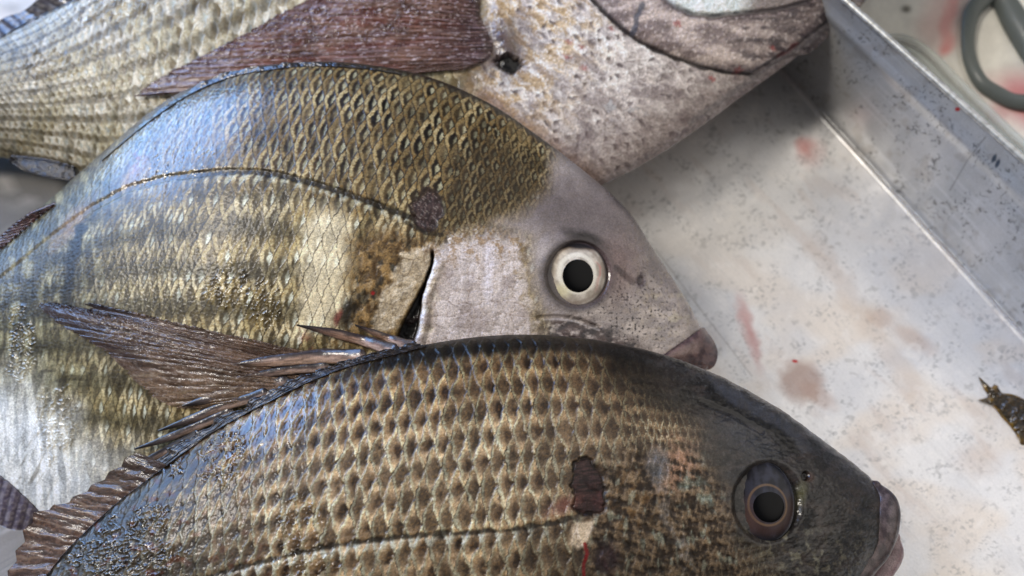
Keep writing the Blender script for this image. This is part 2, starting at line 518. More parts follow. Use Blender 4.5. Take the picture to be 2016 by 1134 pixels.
def fish(stations, rows, colw, paint, label, xr, yr, sect=1.15):
    st = np.array(stations, float)
    D = P(st[:, 0], st[:, 1], st[:, 2]); V = P(st[:, 3], st[:, 4], st[:, 5])
    data = np.concatenate([D, V, st[:, 6:7]], 1)
    t = np.linspace(0, len(st) - 1, 6000)
    q = spline(data, t)
    mid = (q[:, :3] + q[:, 3:6]) / 2
    ds = np.concatenate([[0], np.cumsum(np.linalg.norm(np.diff(mid, axis=0), axis=1))])
    mu = pix(mid)[0]
    du = pix(q[:, :3])[0]
    # station spacing: fine where the body can be in the frame
    inn = (np.minimum(mu, du) < xr[1] + 60) & (np.maximum(mu, du) > xr[0] - 60)
    dens = np.where(inn, 1 / STEP, 1 / 14.0)
    cum = np.concatenate([[0], np.cumsum(dens[1:] * np.diff(ds))])
    n = int(cum[-1])
    ti = np.interp(np.linspace(0, cum[-1], n), cum, t)
    q = spline(data, ti); D = q[:, :3]; V = q[:, 3:6]; w = q[:, 6]
    mid = (D + V) / 2; E = (D - V) / 2
    tg = np.gradient(mid, axis=0); tg /= np.linalg.norm(tg, axis=1, keepdims=True)
    N = np.cross(tg, E); N /= np.linalg.norm(N, axis=1, keepdims=True)
    N[N[:, 2] < 0] *= -1
    h = np.linalg.norm(E, axis=1)
    # angles: fine over the upper side, coarse beneath
    hm = h.max()
    th = [0.0]
    while th[-1] < math.pi:
        x = th[-1]
        vv = (math.cos(x) * hm); loc = math.hypot(hm * math.sin(x), 0.35 * hm * math.cos(x))
        k = n // 2
        py = pix(mid[k] + E[k] * math.cos(x) + N[k] * w[k] * math.sin(x))[1]
        pys = [pix(mid[k] + E[k] * math.cos(x) + N[k] * w[k] * math.sin(x))[1] for k in range(0, n, max(1, n // 30)) if xr[0] - 60 < pix(mid[k])[0] < xr[1] + 60]
        vis = min(pys) < yr[1] + 40 and max(pys) > yr[0] - 40
        th.append(x + (STEP if vis else 16.0) / loc)
    th[-1] = math.pi
    ntop = len(th)
    th = np.array(th + list(math.pi + np.linspace(0, math.pi, 26)[1:-1]))
    sn = np.sin(th); pr = np.sign(sn) * np.abs(sn) ** sect
    g = mid[:, None, :] + E[:, None, :] * np.cos(th)[None, :, None] + N[:, None, :] * (w[:, None] * pr[None, :])[..., None]
    # arc fraction from the back (0) to the belly (1)
    arc = np.concatenate([[0], np.cumsum(np.hypot(np.diff(np.cos(th)), 0.36 * np.diff(pr)))])
    bn = arc / arc[ntop - 1]; bn = np.where(np.arange(len(th)) < ntop, bn, 2 - bn)
    at = arc[ntop - 1] * h
    sl = np.concatenate([[0], np.cumsum(np.linalg.norm(np.diff(mid, axis=0), axis=1))])
    a = np.concatenate([[0], np.cumsum(np.diff(sl) / (colw * np.maximum(at, 0.35 * at.max())[1:] / rows))])
    nn = normals(g, True)
    if np.sum(nn[:, ntop // 2] * N) < 0: nn = -nn; flip = True
    else: flip = False
    u, v, _ = pix(g)
    aa = a[:, None] * np.ones_like(u); bb = (bn * rows)[None, :] * np.ones_like(u)
    c, r, wet, d = paint(u, v, aa, bb, bn[None, :] * np.ones_like(u))
    under = (np.arange(len(th)) >= ntop)[None, :]
    d = np.where(under, 0, d)
    d = d * sst(0, 0.02, bn)[None, :] * sst(0, 0.02, 2 - bn)[None, :] if False else d
    d[:, 0] = d[:, 0] * 0.5
    g = g + nn * d[..., None]
    nu, nv = g.shape[:2]
    qd = grid_faces(nu, nv, True)
    cap = np.array([[0, j, j + 1] for j in range(1, nv - 1)] + [[(nu - 1) * nv, (nu - 1) * nv + j + 1, (nu - 1) * nv + j] for j in range(1, nv - 1)])
    cap = cap[:, ::-1]
    if flip: qd = qd[:, ::-1]; cap = cap[:, ::-1]
    o = mesh_obj('sea_bream', g.reshape(-1, 3), qd, M_SKIN, None, c.reshape(-1, 3), r.reshape(-1), wet.reshape(-1), tris=cap)
    tag(o, label, 'fish', 'sea breams lying in the metal tray')
    m = add_depth(g[:, :ntop])
    return o, m

def streaks(u, v, blobs, seed, size=9, amp=3.0):
    """worm-like ridges of water and slime inside some areas"""
    m = 0
    for bl in blobs: m = np.maximum(m, blob(u, v, *bl))
    x = u / size + 1.2 * noise(u / 15, v / 15, seed + 1); y = v / (size * 1.9) + 0.8 * noise(u / 15, v / 15, seed + 2)
    n = noise(x, y, seed)
    return sst(0.25, 0.0, np.abs(n - 0.12)) * sst(0.3, 0.7, m + 0.5 * noise(u / 22, v / 22, seed + 5))

def grain(c, u, v, seed, rn=None, amt=0.22, skin=0):
    amt = amt * (1 - 0.6 * skin)
    k = 1 + amt * (1.6 * noise(u / 2.6, v / 2.6, seed) + 1.1 * noise(u / 6, v / 6, seed + 1)) + 0.16 * fbm(u / 30, v / 30, seed + 2, 3)
    if rn is not None: k = k + 0.34 * (rn - 0.5)
    c = 1.22 * c ** 1.30                              # deep pigment
    l = c @ np.array([0.3, 0.5, 0.2]); c = c + (l[..., None] - c) * 0.16
    return np.clip(c * np.clip(k, 0.35, 1.8)[..., None], 0, 0.9)

# ---- front fish -------------------------------------------------------------
F1 = [  # back point u, v, z;  belly point u, v, z;  half thickness
    (1733, 978, 232, 1726, 1080, 215, 26), (1700, 930, 260, 1702, 1150, 205, 55), (1620, 868, 300, 1635, 1240, 190, 88),
    (1530, 802, 340, 1555, 1330, 175, 112), (1420, 742, 375, 1450, 1410, 160, 132), (1300, 696, 405, 1320, 1490, 150, 150),
    (1150, 666, 435, 1160, 1570, 145, 166), (1000, 659, 450, 990, 1630, 140, 174), (850, 676, 455, 800, 1670, 140, 175),
    (700, 710, 450, 600, 1690, 140, 170), (560, 764, 430, 400, 1680, 135, 160), (400, 852, 390, 220, 1660, 130, 140),
    (260, 954, 330, 60, 1630, 120, 115), (120, 1082, 260, -100, 1590, 110, 90), (-20, 1220, 200, -230, 1570, 100, 65),
    (-150, 1330, 150, -330, 1560, 95, 45), (-300, 1420, 120, -450, 1560, 90, 35)]
LL1 = [(1180, 985), (1140, 1015), (1080, 1032), (1000, 1043), (900, 1050), (800, 1056), (700, 1068), (600, 1085), (500, 1110), (420, 1134), (250, 1190), (0, 1290)]

def paint1(u, v, a, b, bn):
    n1 = fbm(u / 90, v / 90, 101, 4); n2 = fbm(u / 22, v / 22, 102, 3); n3 = noise(u / 5, v / 5, 103)
    wa = a + 0.17 * noise(u / 45, v / 45, 104) + 0.08 * noise(u / 12, v / 12, 106)
    wb = b + 0.12 * noise(u / 55, v / 55, 105) + 0.06 * noise(u / 12, v / 12, 107)
    e, db, rn = scales(wa, wb)
    f, db2, rn2 = scales(wa * 1.75 + 0.3, wb * 1.6)
    fine = sst(1170, 1290, u + 25 * n2 + 0.12 * (v - 850))
    e = np.where(fine > 0.5, f, e); dbx = np.where(fine > 0.5, db2, db); rn = np.where(fine > 0.5, rn2, rn)
    edge = mix('#a3906a', '#cdc4a6', sst(-0.1, 0.45, n1 + 0.6 * (rn - 0.5)))
    edge = mix(edge, '#8f6c30', sst(0.1, 0.35, n3) * 0.5)
    edge = mix(edge, '#b3b8a4', sst(0.25, 0.05, e) * 0.5)
    cell = mix('#33261f', '#574435', sst(-0.4, 0.4, n2 + (rn - 0.5)))
    ad = np.abs(dbx)
    midc = mix('#7d6b55', '#a08b70', sst(-0.4, 0.4, n2 + 0.7 * (rn - 0.5)))
    midc = mix(midc, '#b39c78', sst(0.1, 0.45, n1 + n3 * 0.5) * 0.5)
    en = e + 0.07 * n2 + 0.05 * n3
    rib = sst(0.02, 0.07, en) * sst(0.28, 0.15, en)
    t = 1 - rib
    c = mix(midc, '#bba482', sst(0.28, 0.62, ad + 0.15 * n2) * (0.5 + 0.5 * rn))             # tan between the rows
    c = mix(c, '#d3bfa2', sst(0.5, 0.8, ad) * sst(0.3, 0.6, en) * sst(0.5, 0.9, rn) * 0.55)
    c = mix(c, edge, rib * 0.8)
    c = mix(c, '#b9c0ad', rib * sst(0.7, 0.2, ad) * 0.5)
    dk = sst(0.46, 0.12, ad + 0.12 * n2) * sst(0.38, 0.60, en)
    c = mix(c, cell, dk * (0.25 + 0.75 * sst(0.05, 0.75, rn)) * sst(-0.7, 0.15, fbm(u / 60, v / 45, 108, 3)))
    c = mix(c, c * 0.55, sst(0.05, 0.5, fbm(u / 34, v / 26, 110, 3)) * 0.45)
    c = mix(c, '#241a13', sst(0.06, 0.02, np.abs(e - 0.01)) * 0.55)
    c = mix(c, '#4a3824', sst(0.5, 0.1, ad) * 0.30)
    c = mix(c, '#8f6c30', sst(0.1, 0.4, n3 + 0.3 * n2) * 0.35)
    c = mix(c, '#877259', sst(0.1, 0.6, fbm(u / 80, v / 60, 109, 4)) * 0.35)
    # upper back is darker and more golden, ridge almost black
    up = sst(0.26, 0.08, bn)
    c = mix(c, c * np.array([0.82, 0.72, 0.54]), up)
    c = mix(c, '#17140f', sst(0.085, 0.045, bn + 0.012 * n2) * sst(560, 800, u) * 0.85)
    # front flank fades brown-grey, tail side dark olive
    c = mix(c, c * 0.62, sst(640, 250, u + 60 * n1))
    c = mix(c, '#34322a', sst(560, 180, u + 0.35 * (1134 - v) + 60 * n1) * 0.6)
    c = mix(c, '#5f4d3d', sst(950, 1180, u + 40 * n1) * 0.35)
    # pale greenish flank under the lateral line
    dl, sl, _ = dline(u, v, LL1)
    below = sst(-4, 14, -sl if False else (v - np.interp(u, [p[0] for p in LL1[::-1]], [p[1] for p in LL1[::-1]])))
    c = mix(c, mix('#6d6655', '#9c9a86', sst(-0.2, 0.4, n2)), below * sst(0.7, 0.1, t) * sst(1150, 900, u) * 0.5)
    c = mix(c, c * 0.7, below * sst(900, 1150, u))
    # lateral line
    c = mix(c, '#241e1a', (1 - sst(2, 8, dl + 6 * n2)) * 0.75 * sst(1200, 1120, u))
    c = mix(c, '#b3b5ac', (1 - sst(5, 11, np.abs(sl + 13) + 5 * n2)) * sst(0.45, 0.1, e) * sst(1150, 1000, u) * 0.5)
    # head
    hx = u + 22 * n1 + 12 * n2
    head = poly(hx, v + 10 * n2, [(1215, 600), (1280, 720), (1350, 800), (1372, 860), (1400, 940), (1420, 1000), (1440, 1060), (1500, 1100), (1560, 1180), (1900, 1400), (1900, 600)], 55)
    nape = poly(hx, v, [(1170, 640), (1190, 740), (1260, 790), (1390, 830), (1420, 760), (1340, 600)], 30)
    hc = mix('#453f3c', '#2a2726', sst(-0.3, 0.4, n1))
    hc = mix(hc, '#5a4f49', sst(-0.1, 0.4, fbm(u / 34, v / 24, 123, 5)) * 0.75)
    hc = mix(hc, '#1d1b1c', sst(0.1, 0.45, fbm(u / 40, v / 30, 124, 5)) * 0.6)
    hc = mix(hc, '#62615f', sst(0.2, 0.5, fbm(u / 6, v / 6, 125, 3)) * 0.45)
    hc = mix(hc, '#100e0d', sst(0.3, 0.5, fbm(u / 5, v / 5, 126, 2)) * 0.4)
    hc = mix(hc, '#5a5b62', poly(hx, v + 8 * n2, [(1400, 740), (1470, 775), (1560, 835), (1600, 880), (1575, 890), (1520, 845), (1440, 800)], 9) * 0.75)  # slate-grey sheen painted along the forehead ridge
    hc = mix(hc, '#17130f', (1 - sst(5, 16, dline(u + 9 * n2, v + 9 * n2, [(1395, 790), (1430, 800), (1470, 822), (1520, 845), (1560, 880)])[0])) * 0.85)
    hc = mix(hc, '#56524f', sst(0.0, 0.5, n2) * 0.35)
    hc = mix(hc, '#6a6353', sst(0.12, 0.4, fbm(u / 12, v / 12, 121, 3)) * sst(980, 1120, v) * 0.7)
    hc = mix(hc, '#8a8674', sst(0.15, 0.45, fbm(u / 16, v / 24, 122, 4)) * blob(u, v, 1560, 1085, 110, 45, 10, 0.6) * 0.8)
    hc = mix(hc, '#89855e', blob(u, v, 1578, 970, 9, 30, 12, 0.8) * 0.5)
    hc = mix(hc, '#6e7480', blob(u, v, 1470, 860, 60, 26, 32, 0.9) * 0.25)
    c = mix(c, '#2b2622', nape * 0.72)
    c = mix(c, hc, head)
    # cheek and gill cover
    ck = poly(hx, v + 12 * n2, [(1150, 930), (1260, 880), (1390, 900), (1430, 960), (1440, 1060), (1500, 1140), (1150, 1160)], 25)
    rough_n = 0.75 * fbm((u + 0.5 * v) / 34, (v - 0.4 * u) / 15, 131, 4) + 0.3 * (1 - np.clip(f * 1.4, 0, 1)) - 0.13
    cc = mix('#4a3b2f', '#8a7760', sst(-0.25, 0.35, rough_n))
    cc = mix(cc, '#2a211b', sst(0.12, 0.5, fbm(u / 16, v / 22, 133, 4)) * 0.7)
    cc = mix(cc, '#8b6a35', sst(0.0, 0.4, n2) * blob(u, v, 1250, 990, 50, 60, 0, 0.7) * 0.5)
    cc = mix(cc, '#98a094', sst(0.2, 0.5, fbm(u / 17, v / 40, 132, 4)) * 0.55)
    cc = mix(cc, cc * 0.6, sst(1040, 1134, v + 30 * n1) * 0.6)
    c = mix(c, cc, ck * 0.85)
    c = mix(c, '#a5836c', blob(hx, v, 1330, 915, 42, 52, 30, 0.6) * sst(-0.3, 0.2, rough_n) * 0.75)
    c = mix(c, '#77787c', blob(u + 10 * n2, v + 10 * n1, 1295, 915, 20, 30, 0, 0.6) * 0.75)
    c = mix(c, '#8f9f95', (1 - sst(6, 16, dline(u + 6 * n2, v + 5 * n1, [(1345, 958), (1370, 945), (1390, 965), (1398, 1000)])[0])) * 0.32 * sst(-0.3, 0.2, n2))
    d5 = dline(u + 8 * n2, v, [(1300, 950), (1310, 1010), (1340, 1060), (1360, 1134)])[0]
    c = mix(c, '#8b8d91', (1 - sst(5, 18, d5)) * 0.32 * sst(-0.3, 0.2, n2))
    # torn scales behind the head
    w1 = poly(u + 9 * n2, v + 7 * n1 + 3 * n2, [(1128, 925), (1140, 900), (1160, 900), (1185, 940), (1195, 985), (1180, 1010), (1150, 1018), (1128, 1005)], 3)
    wc = mix('#3f2f2d', '#5b4340', sst(-0.3, 0.3, noise(u / 20, v / 4, 141)))
    wc = mix(wc, '#6e4542', blob(u, v, 1180, 985, 16, 20, 0, 0.7) * 0.5)
    c = mix(c, wc, w1)
    wb_ = np.abs(sdpoly(u + 9 * n2, v + 7 * n1 + 3 * n2, [(1128, 925), (1140, 900), (1160, 900), (1185, 940), (1195, 985), (1180, 1010), (1150, 1018), (1128, 1005)]))
    c = mix(c, '#221716', (1 - sst(1.5, 5, wb_)) * 0.7 * sst(-0.4, 0.1, n2))
    c = mix(c, '#1f1414', (1 - sst(1, 3.5, dline(u, v + 3 * n2, [(1130, 970), (1155, 966), (1175, 964), (1190, 958)])[0])) * 0.7)
    c = mix(c, '#8f5a52', blob(u + 6 * n2, v, 1110, 995, 40, 14, -25, 0.8) * 0.5)
    c = mix(c, '#b9aa96', poly(u + 4 * n2, v, [(1128, 1030), (1170, 1025), (1160, 1060), (1140, 1082), (1120, 1070)], 4) * 0.75)
    c = mix(c, '#8e0f14', 1 - sst(2, 4.5, dline(u + 2 * n2, v, [(1150, 1070), (1156, 1090), (1148, 1112), (1150, 1136)])[0]))
    c = mix(c, '#4a3540', blob(u, v, 1195, 1100, 22, 30, 0, 0.6) * 0.7)
    c = mix(c, '#7a3f30', sst(0.35, 0.5, fbm(u / 26, v / 26, 151, 2)) * sst(700, 300, u) * 0.5)
    # nostril
    c = mix(c, '#140b09', blob(u, v, 1586, 937, 8, 9, 0, 0.3))
    c = mix(c, '#6b4b3c', blob(u, v, 1592, 940, 12, 10, 0, 0.4) * (1 - blob(u, v, 1586, 937, 8, 9, 0, 0.3)) * 0.5)
    skin = np.maximum(head, nape * 0.8)
    c = grain(c, u, v, 171, 0.5 + (rn - 0.5) * (1 - skin), skin=head)
    lum = (c @ np.array([0.3, 0.5, 0.2]))[..., None]
    c = np.clip(c * np.clip(lum / 0.13, 0.25, 3.0) ** (0.36 * (1 - head[..., None])), 0, 0.85)
    c = c * (1 - 0.28 * np.maximum(head, 0.6 * nape))[..., None]
    c = c * (1 - (1 - np.array([0.91, 0.89, 0.83])) * (1 - head)[..., None])
    # relief
    d = ((1 - np.minimum(e, 1)) ** 1.5 * 1.5 + 0.5 * rib + 0.3 * (1 - dk)) * (0.6 + 0.8 * rn) * np.where(fine > 0.5, 0.55, 1) * (1 - 0.97 * skin) * (1 - w1)
    d = d * sst(0.0, 0.04, bn) + 0.4 * n3 * (1 - 0.6 * head) + 0.4 * n2
    d = d + ck * (2.2 * rough_n) + head * (0.5 * fbm(u / 7, v / 7, 127, 3) + 1.6 * fbm(u / 40, v / 30, 128, 3))
    d = d - 1.5 * (1 - sst(3, 10, dl + 4 * n2)) * sst(1200, 1120, u)
    d = d - 8 * blob(u, v, 1510, 988, 66, 76, 0, 0.12) + 3.5 * (blob(u, v, 1510, 988, 84, 94, 0, 0.2) - blob(u, v, 1510, 988, 68, 78, 0, 0.12))
    d = d - 7 * blob(u, v, 1586, 937, 8, 9, 0, 0.3)
    d = d - 2.0 * w1 - 3 * (1 - sst(1, 4, wb_))
    d = d - 3 * (1 - sst(2, 8, dline(u, v, [(1380, 790), (1440, 815), (1500, 850)])[0]))
    sk = streaks(u, v, [(590, 1035, 45, 60, 10, 0.5), (210, 1085, 30, 75, 15, 0.5), (290, 1030, 60, 30, -20, 0.5), (345, 905, 25, 35, 10, 0.5), (440, 900, 40, 60, 30, 0.5), (240, 1100, 120, 40, 0, 0.5), (600, 1110, 60, 40, 0, 0.6)], 161)
    d = d + 3.2 * sk
    r = 0.44 + 0.10 * n2 - 0.10 * head + 0.10 * ck
    wet = 0.16 + 0.08 * sst(700, 300, u) + 0.85 * blob(u + 30 * n2, v + 20 * n1, 555, 800, 100, 62, -35, 0.5) + 0.28 * head
    wet = np.clip(wet + sk, 0, 1) * (1 - 0.6 * ck)
    r = np.clip(r - 0.25 * sk, 0.12, 0.8)
    return c, r, wet, d

# ---- middle fish ------------------------------------------------------------
F2 = [
    (1384, 655, 195, 1370, 722, 185, 22), (1362, 610, 205, 1332, 760, 170, 48), (1325, 550, 225, 1272, 812, 155, 74),
    (1285, 490, 248, 1202, 862, 140, 95), (1235, 416, 288, 1122, 918, 125, 114), (1165, 350, 330, 1032, 976, 112, 130),
    (1070, 276, 370, 932, 1030, 100, 146), (960, 202, 398, 822, 1075, 92, 160), (830, 148, 410, 702, 1110, 86, 170),
    (690, 125, 402, 572, 1128, 84, 174), (560, 127, 382, 432, 1132, 82, 172), (440, 151, 340, 302, 1116, 80, 165),
    (340, 198, 310, 182, 1080, 78, 152), (230, 288, 265, 80, 1016, 78, 132), (110, 395, 215, -20, 935, 76, 110),
    (-20, 492, 165, -120, 860, 75, 84), (-150, 580, 125, -230, 820, 72, 60), (-300, 660, 100, -340, 810, 70, 42)]
LL2 = [(880, 470), (835, 440), (790, 420), (740, 402), (690, 384), (640, 368), (600, 356), (550, 344), (500, 338), (440, 338), (380, 344), (320, 352), (250, 372), (180, 410), (110, 462), (40, 520), (-60, 600)]

def paint2(u, v, a, b, bn):
    n1 = fbm(u / 90, v / 90, 201, 4); n2 = fbm(u / 22, v / 22, 202, 3); n3 = noise(u / 4.5, v / 4.5, 203)
    wa = a + 0.12 * noise(u / 45, v / 45, 204) + 0.06 * noise(u / 12, v / 12, 206)
    wb = b + 0.09 * noise(u / 55, v / 55, 205) + 0.05 * noise(u / 12, v / 12, 207)
    e, db, rn = scales(wa, wb)
    f, db2, rn2 = scales(wa * 1.3 + 0.2, wb * 1.3)
    napex = poly(u + 14 * n2, v + 10 * n1, [(905, 300), (960, 240), (1075, 330), (1075, 375), (1020, 425), (970, 455), (890, 470), (868, 420)], 30)
    fine = napex > 0.5
    e = np.where(fine, f, e); dbx = np.where(fine, db2, db); rn = np.where(fine, rn2, rn)
    lly = np.interp(u, [p[0] for p in LL2[::-1]], [p[1] for p in LL2[::-1]])
    above = sst(75, -25, v - lly + 14 * n2 + 40 * n1)
    # back: gold edges, brown cells
    edge = mix('#93835f', '#b5aa8a', sst(-0.2, 0.4, n1 + 0.7 * (rn - 0.5)))
    edge = mix(edge, '#8f6b20', sst(0.05, 0.35, n3) * 0.55)
    cell = mix('#3a2b1e', '#66523a', sst(-0.4, 0.4, n2 + (rn - 0.5)))
    ad = np.abs(dbx)
    midc = mix('#6d6044', '#a8997a', sst(-0.4, 0.4, n2 + 0.7 * (rn - 0.5)))
    en = e + 0.06 * n2 + 0.05 * n3 + 0.10 * dbx
    rib = sst(0.02, 0.08, en) * sst(0.44, 0.30, en)
    ca = mix(midc, edge, rib * sst(1.05, 0.55, ad))
    ca = mix(ca, '#8c6a24', rib * sst(0.5, 0.8, ad) * 0.65)
    dk = sst(0.85, 0.40, ad + 0.10 * n2) * sst(0.30, 0.44, en) * sst(0.76, 0.60, en)
    ca = mix(ca, cell, dk * (0.6 + 0.4 * rn))
    lens = sst(0.58, 0.70, en) * sst(1.02, 0.90, en) * sst(0.75, 0.40, ad)
    ca = mix(ca, '#9fa698', lens * (0.3 + 0.35 * rn))
    ca = mix(ca, '#1f1710', dk * sst(0.3, 0.8, rn + 0.3 * n1) * blob(u, v, 860, 270, 240, 120, 22, 0.6) * 0.45)
    ca = mix(ca, '#2a2016', sst(0.06, 0.02, np.abs(e - 0.01)) * 0.5)
    ca = mix(ca, '#a8956c', sst(0.0, 0.5, fbm(u / 70, v / 50, 208, 4)) * 0.45)
    ca = mix(ca, '#1f1710', dk * sst(0.4, 0.7, rn + 0.3 * n1) * blob(u, v, 860, 270, 240, 120, 22, 0.6) * 0.8)
    ca = mix(ca, '#2a2016', sst(0.09, 0.03, np.abs(e - 0.03 - 0.03 * n2)) * 0.55)
    # flank: pale, bands of olive along the rows
    ed2 = mix('#b5a983', '#d3cbb2', sst(-0.3, 0.4, n1 + 0.5 * (rn - 0.5)))
    ed2 = mix(ed2, '#94742c', sst(0.0, 0.35, n3) * 0.5)
    ce2 = mix('#6f6140', '#a09270', sst(-0.4, 0.4, n2 + (rn - 0.5)))
    cb = mix(ce2, ed2, np.clip(rib + 0.25, 0, 1))
    cb = mix(cb, '#4a3d24', dk * (0.3 + 0.4 * rn) * sst(-0.4, 0.3, n1 + 0.3))
    cb = mix(cb, '#c7d0cd', lens * sst(0.5, 0.75, rn + 0.3 * n1) * 0.8)
    band = 0.5 + 0.5 * np.cos(2 * math.pi * (wb * 0.5 + 0.2))
    cb = mix(cb, '#4b4426', sst(0.35, 0.95, band + 0.3 * n2 + 0.3 * n1) * sst(900, 500, u) * 0.62)
    cb = mix(cb, '#463d22', sst(0.0, 0.5, n1) * sst(640, 420, u) * 0.45)
    cb = mix(cb, '#e3dccb', poly(u + 15 * n2, v, [(600, 440), (640, 380), (690, 420), (690, 520), (660, 640), (590, 660), (590, 560)], 22) * 0.65)
    c = mix(cb, ca, above)
    c = mix(c, '#43361f', sst(0.07, 0.02, np.abs(e - 0.02 - 0.02 * n2)) * 0.75)
    # tail side: green grey, belly silver
    tail = sst(420, 60, u + 60 * n1 + 0.2 * (v - 500))
    vs = fbm(u / 16, v / 70, 221, 3)
    tc_ = mix('#504f3a', '#97977f', sst(-0.3, 0.4, vs))
    tc_ = mix(tc_, '#2f2e21', sst(0.0, 0.5, fbm(u / 50, v / 16, 222, 3)) * 0.75)
    c = mix(c, tc_, tail * 0.72)
    bel = sst(0.66, 0.86, bn + 0.05 * n1 + sst(260, 0, u) * 0.12) * sst(420, 150, u)
    c = mix(c, mix('#b6b9bb', '#dcdcd9', sst(-0.3, 0.3, fbm(u / 14, v / 90, 223, 3))), bel * 0.85)
    c = mix(c, '#a99aa0', sst(0.93, 1.0, bn) * 0.6)
    c = mix(c, '#7f7868', sst(0.1, 0.5, fbm((u + 0.6 * v) / 12, (v - 0.6 * u) / 90, 224, 2)) * blob(u, v, 60, 930, 50, 60, 0, 0.6) * 0.6)
    ridge = sst(0.05, 0.02, bn + 0.01 * n2)
    c = mix(c, '#4d4634', sst(0.14, 0.04, bn) * sst(650, 350, u) * 0.6)
    c = mix(c, '#221d17', ridge * 0.8)
    # bruises and bare patches on the shoulder
    c = mix(c, '#a24b3c', blob(u + 8 * n2, v + 6 * n1, 272, 318, 20, 12, -50, 0.7) * sst(-0.2, 0.3, n2) * 0.85)
    c = mix(c, '#a98c7e', blob(u + 8 * n2, v, 265, 345, 16, 36, 50, 0.7) * 0.5)
    c = mix(c, '#a98f7c', blob(u + 8 * n2, v + 8 * n1, 140, 440, 16, 60, 40, 0.6) * 0.6)
    c = mix(c, '#1f1d16', (1 - sst(5, 16, dline(u + 8 * n2, v, [(158, 450), (145, 500), (135, 560), (128, 620)])[0])) * 0.8)
    c = mix(c, '#2a2a22', (1 - sst(4, 14, dline(u + 6 * n2, v, [(62, 560), (48, 640)])[0])) * 0.6)
    dl, sl, _ = dline(u, v, LL2)
    c = mix(c, '#2b261f', (1 - sst(3, 10, dl + 5 * n2)) * 0.75 * sst(860, 820, u) * sst(150, 420, u))
    c = mix(c, '#cfd6d3', (1 - sst(3, 8, np.abs(v - lly - 11) + 4 * n2)) * sst(0.4, 0.1, e) * sst(840, 800, u) * sst(350, 480, u) * 0.5)
    c = mix(c, '#4a3c27', napex * 0.5 * sst(-0.5, 0.3, n1 + 0.4 * n2 + 0.3))
    # shoulder girdle: mottled brown gold behind the gill slit
    sh = poly(u + 12 * n2, v + 10 * n1, [(690, 470), (760, 450), (850, 470), (845, 530), (800, 640), (780, 680), (660, 680), (690, 600)], 34)
    shc = mix('#6b5230', '#a08455', sst(-0.3, 0.3, n2 + n3 * 0.4))
    shc = mix(shc, '#2b2114', sst(0.15, 0.45, fbm(u / 22, v / 30, 231, 3)) * 0.85)
    pl = poly(u + 10 * n2, v + 8 * n2, [(790, 500), (842, 490), (838, 530), (810, 600), (775, 650), (735, 660), (745, 590), (770, 560)], 8)
    cd, cr = cells(u / 24, v / 30, 241)
    plc = mix('#bcb1a2', '#cdc4b8', cr); plc = mix(plc, '#7a6a58', sst(0.10, 0.02, cd) * 0.5)
    c = mix(c, shc, sh * 0.85); c = mix(c, plc, pl * 0.85)
    c = mix(c, '#1d160d', blob(u + 6 * n2, v + 6 * n2, 684, 615, 14, 30, 20, 0.6) * 0.85)
    c = mix(c, '#a51f25', blob(u, v, 734, 577, 4, 4, 0, 0.4)); c = mix(c, '#8c3a38', blob(u + 5 * n2, v, 665, 625, 6, 16, 15, 0.5) * 0.7)
    c = mix(c, '#a94a48', poly(u + 5 * n2, v, [(585, 640), (612, 660), (618, 690), (596, 690)], 9) * 0.3 * sst(-0.3, 0.2, n2))
    # gill cover and cheek scales
    cheek = poly(u + 22 * n2, v + 16 * n1 + 10 * n2, [(850, 490), (880, 470), (960, 455), (1030, 462), (1040, 560), (1060, 640), (1100, 720), (800, 720), (830, 640), (848, 560)], 22)
    cd, cr = cells(u / 22 + 0.35 * n2 + 0.12 * n3, v / 27 + 0.1 * n3, 251, 0.6)
    kc = mix('#c1b6b1', '#d2c8c4', cr)
    kc = mix(kc, '#8d7866', sst(0.08, 0.02, cd) * 0.6 * sst(-0.4, 0.1, n2))
    kc = mix(kc, '#9a8c88', sst(0.0, 0.45, fbm(u / 45, v / 60, 252, 3)) * 0.5)
    kc = mix(kc, '#a2855a', sst(0.0, 0.4, n2 + 0.5 * n3) * sst(560, 470, v + 10 * n1) * 0.8)
    kc = mix(kc, '#a28a5e', sst(0.1, 0.5, n2) * blob(u, v, 1025, 520, 22, 60, 0, 0.6) * 0.7)
    kc = mix(kc, '#dcd6dd', (1 - sst(3, 12, np.abs(u - 962 + 3 * n2))) * sst(470, 490, v) * sst(620, 560, v) * 0.7)
    c = mix(c, kc, cheek)
    # bare head skin
    hx = u + 6 * n2; hy = v + 6 * n1
    head = poly(hx, hy, [(975, 440), (1020, 425), (1075, 375), (1090, 300), (1200, 300), (1500, 600), (1500, 900), (1050, 900), (1075, 640), (1045, 560), (1040, 470)], 24)
    hc = mix('#9d9492', '#b5aba7', sst(-0.3, 0.4, n1))
    hc = mix(hc, '#b5a69c', sst(0.1, 0.5, fbm(u / 20, v / 9, 266, 4)) * 0.4)
    hc = mix(hc, '#c9beb8', sst(-0.1, 0.4, fbm(u / 40, v / 30, 261, 4)) * blob(u, v, 1225, 620, 130, 110, 30, 0.7) * 0.85)
    hc = mix(hc, '#695e61', blob(u, v, 1120, 420, 140, 60, 20, 0.8) * 0.8)
    hc = mix(hc, '#9a8580', blob(u, v, 1205, 525, 45, 45, 0, 0.7) * 0.5)
    hc = mix(hc, '#c8bfa6', sst(0.2, 0.5, n2) * blob(u, v, 1320, 600, 40, 60, 0, 0.8) * 0.5)
    hc = mix(hc, '#b3a58e', sst(0.1, 0.4, fbm(u / 9, v / 14, 262, 3)) * 0.35 * blob(u, v, 1300, 600, 70, 130, -30, 0.7))
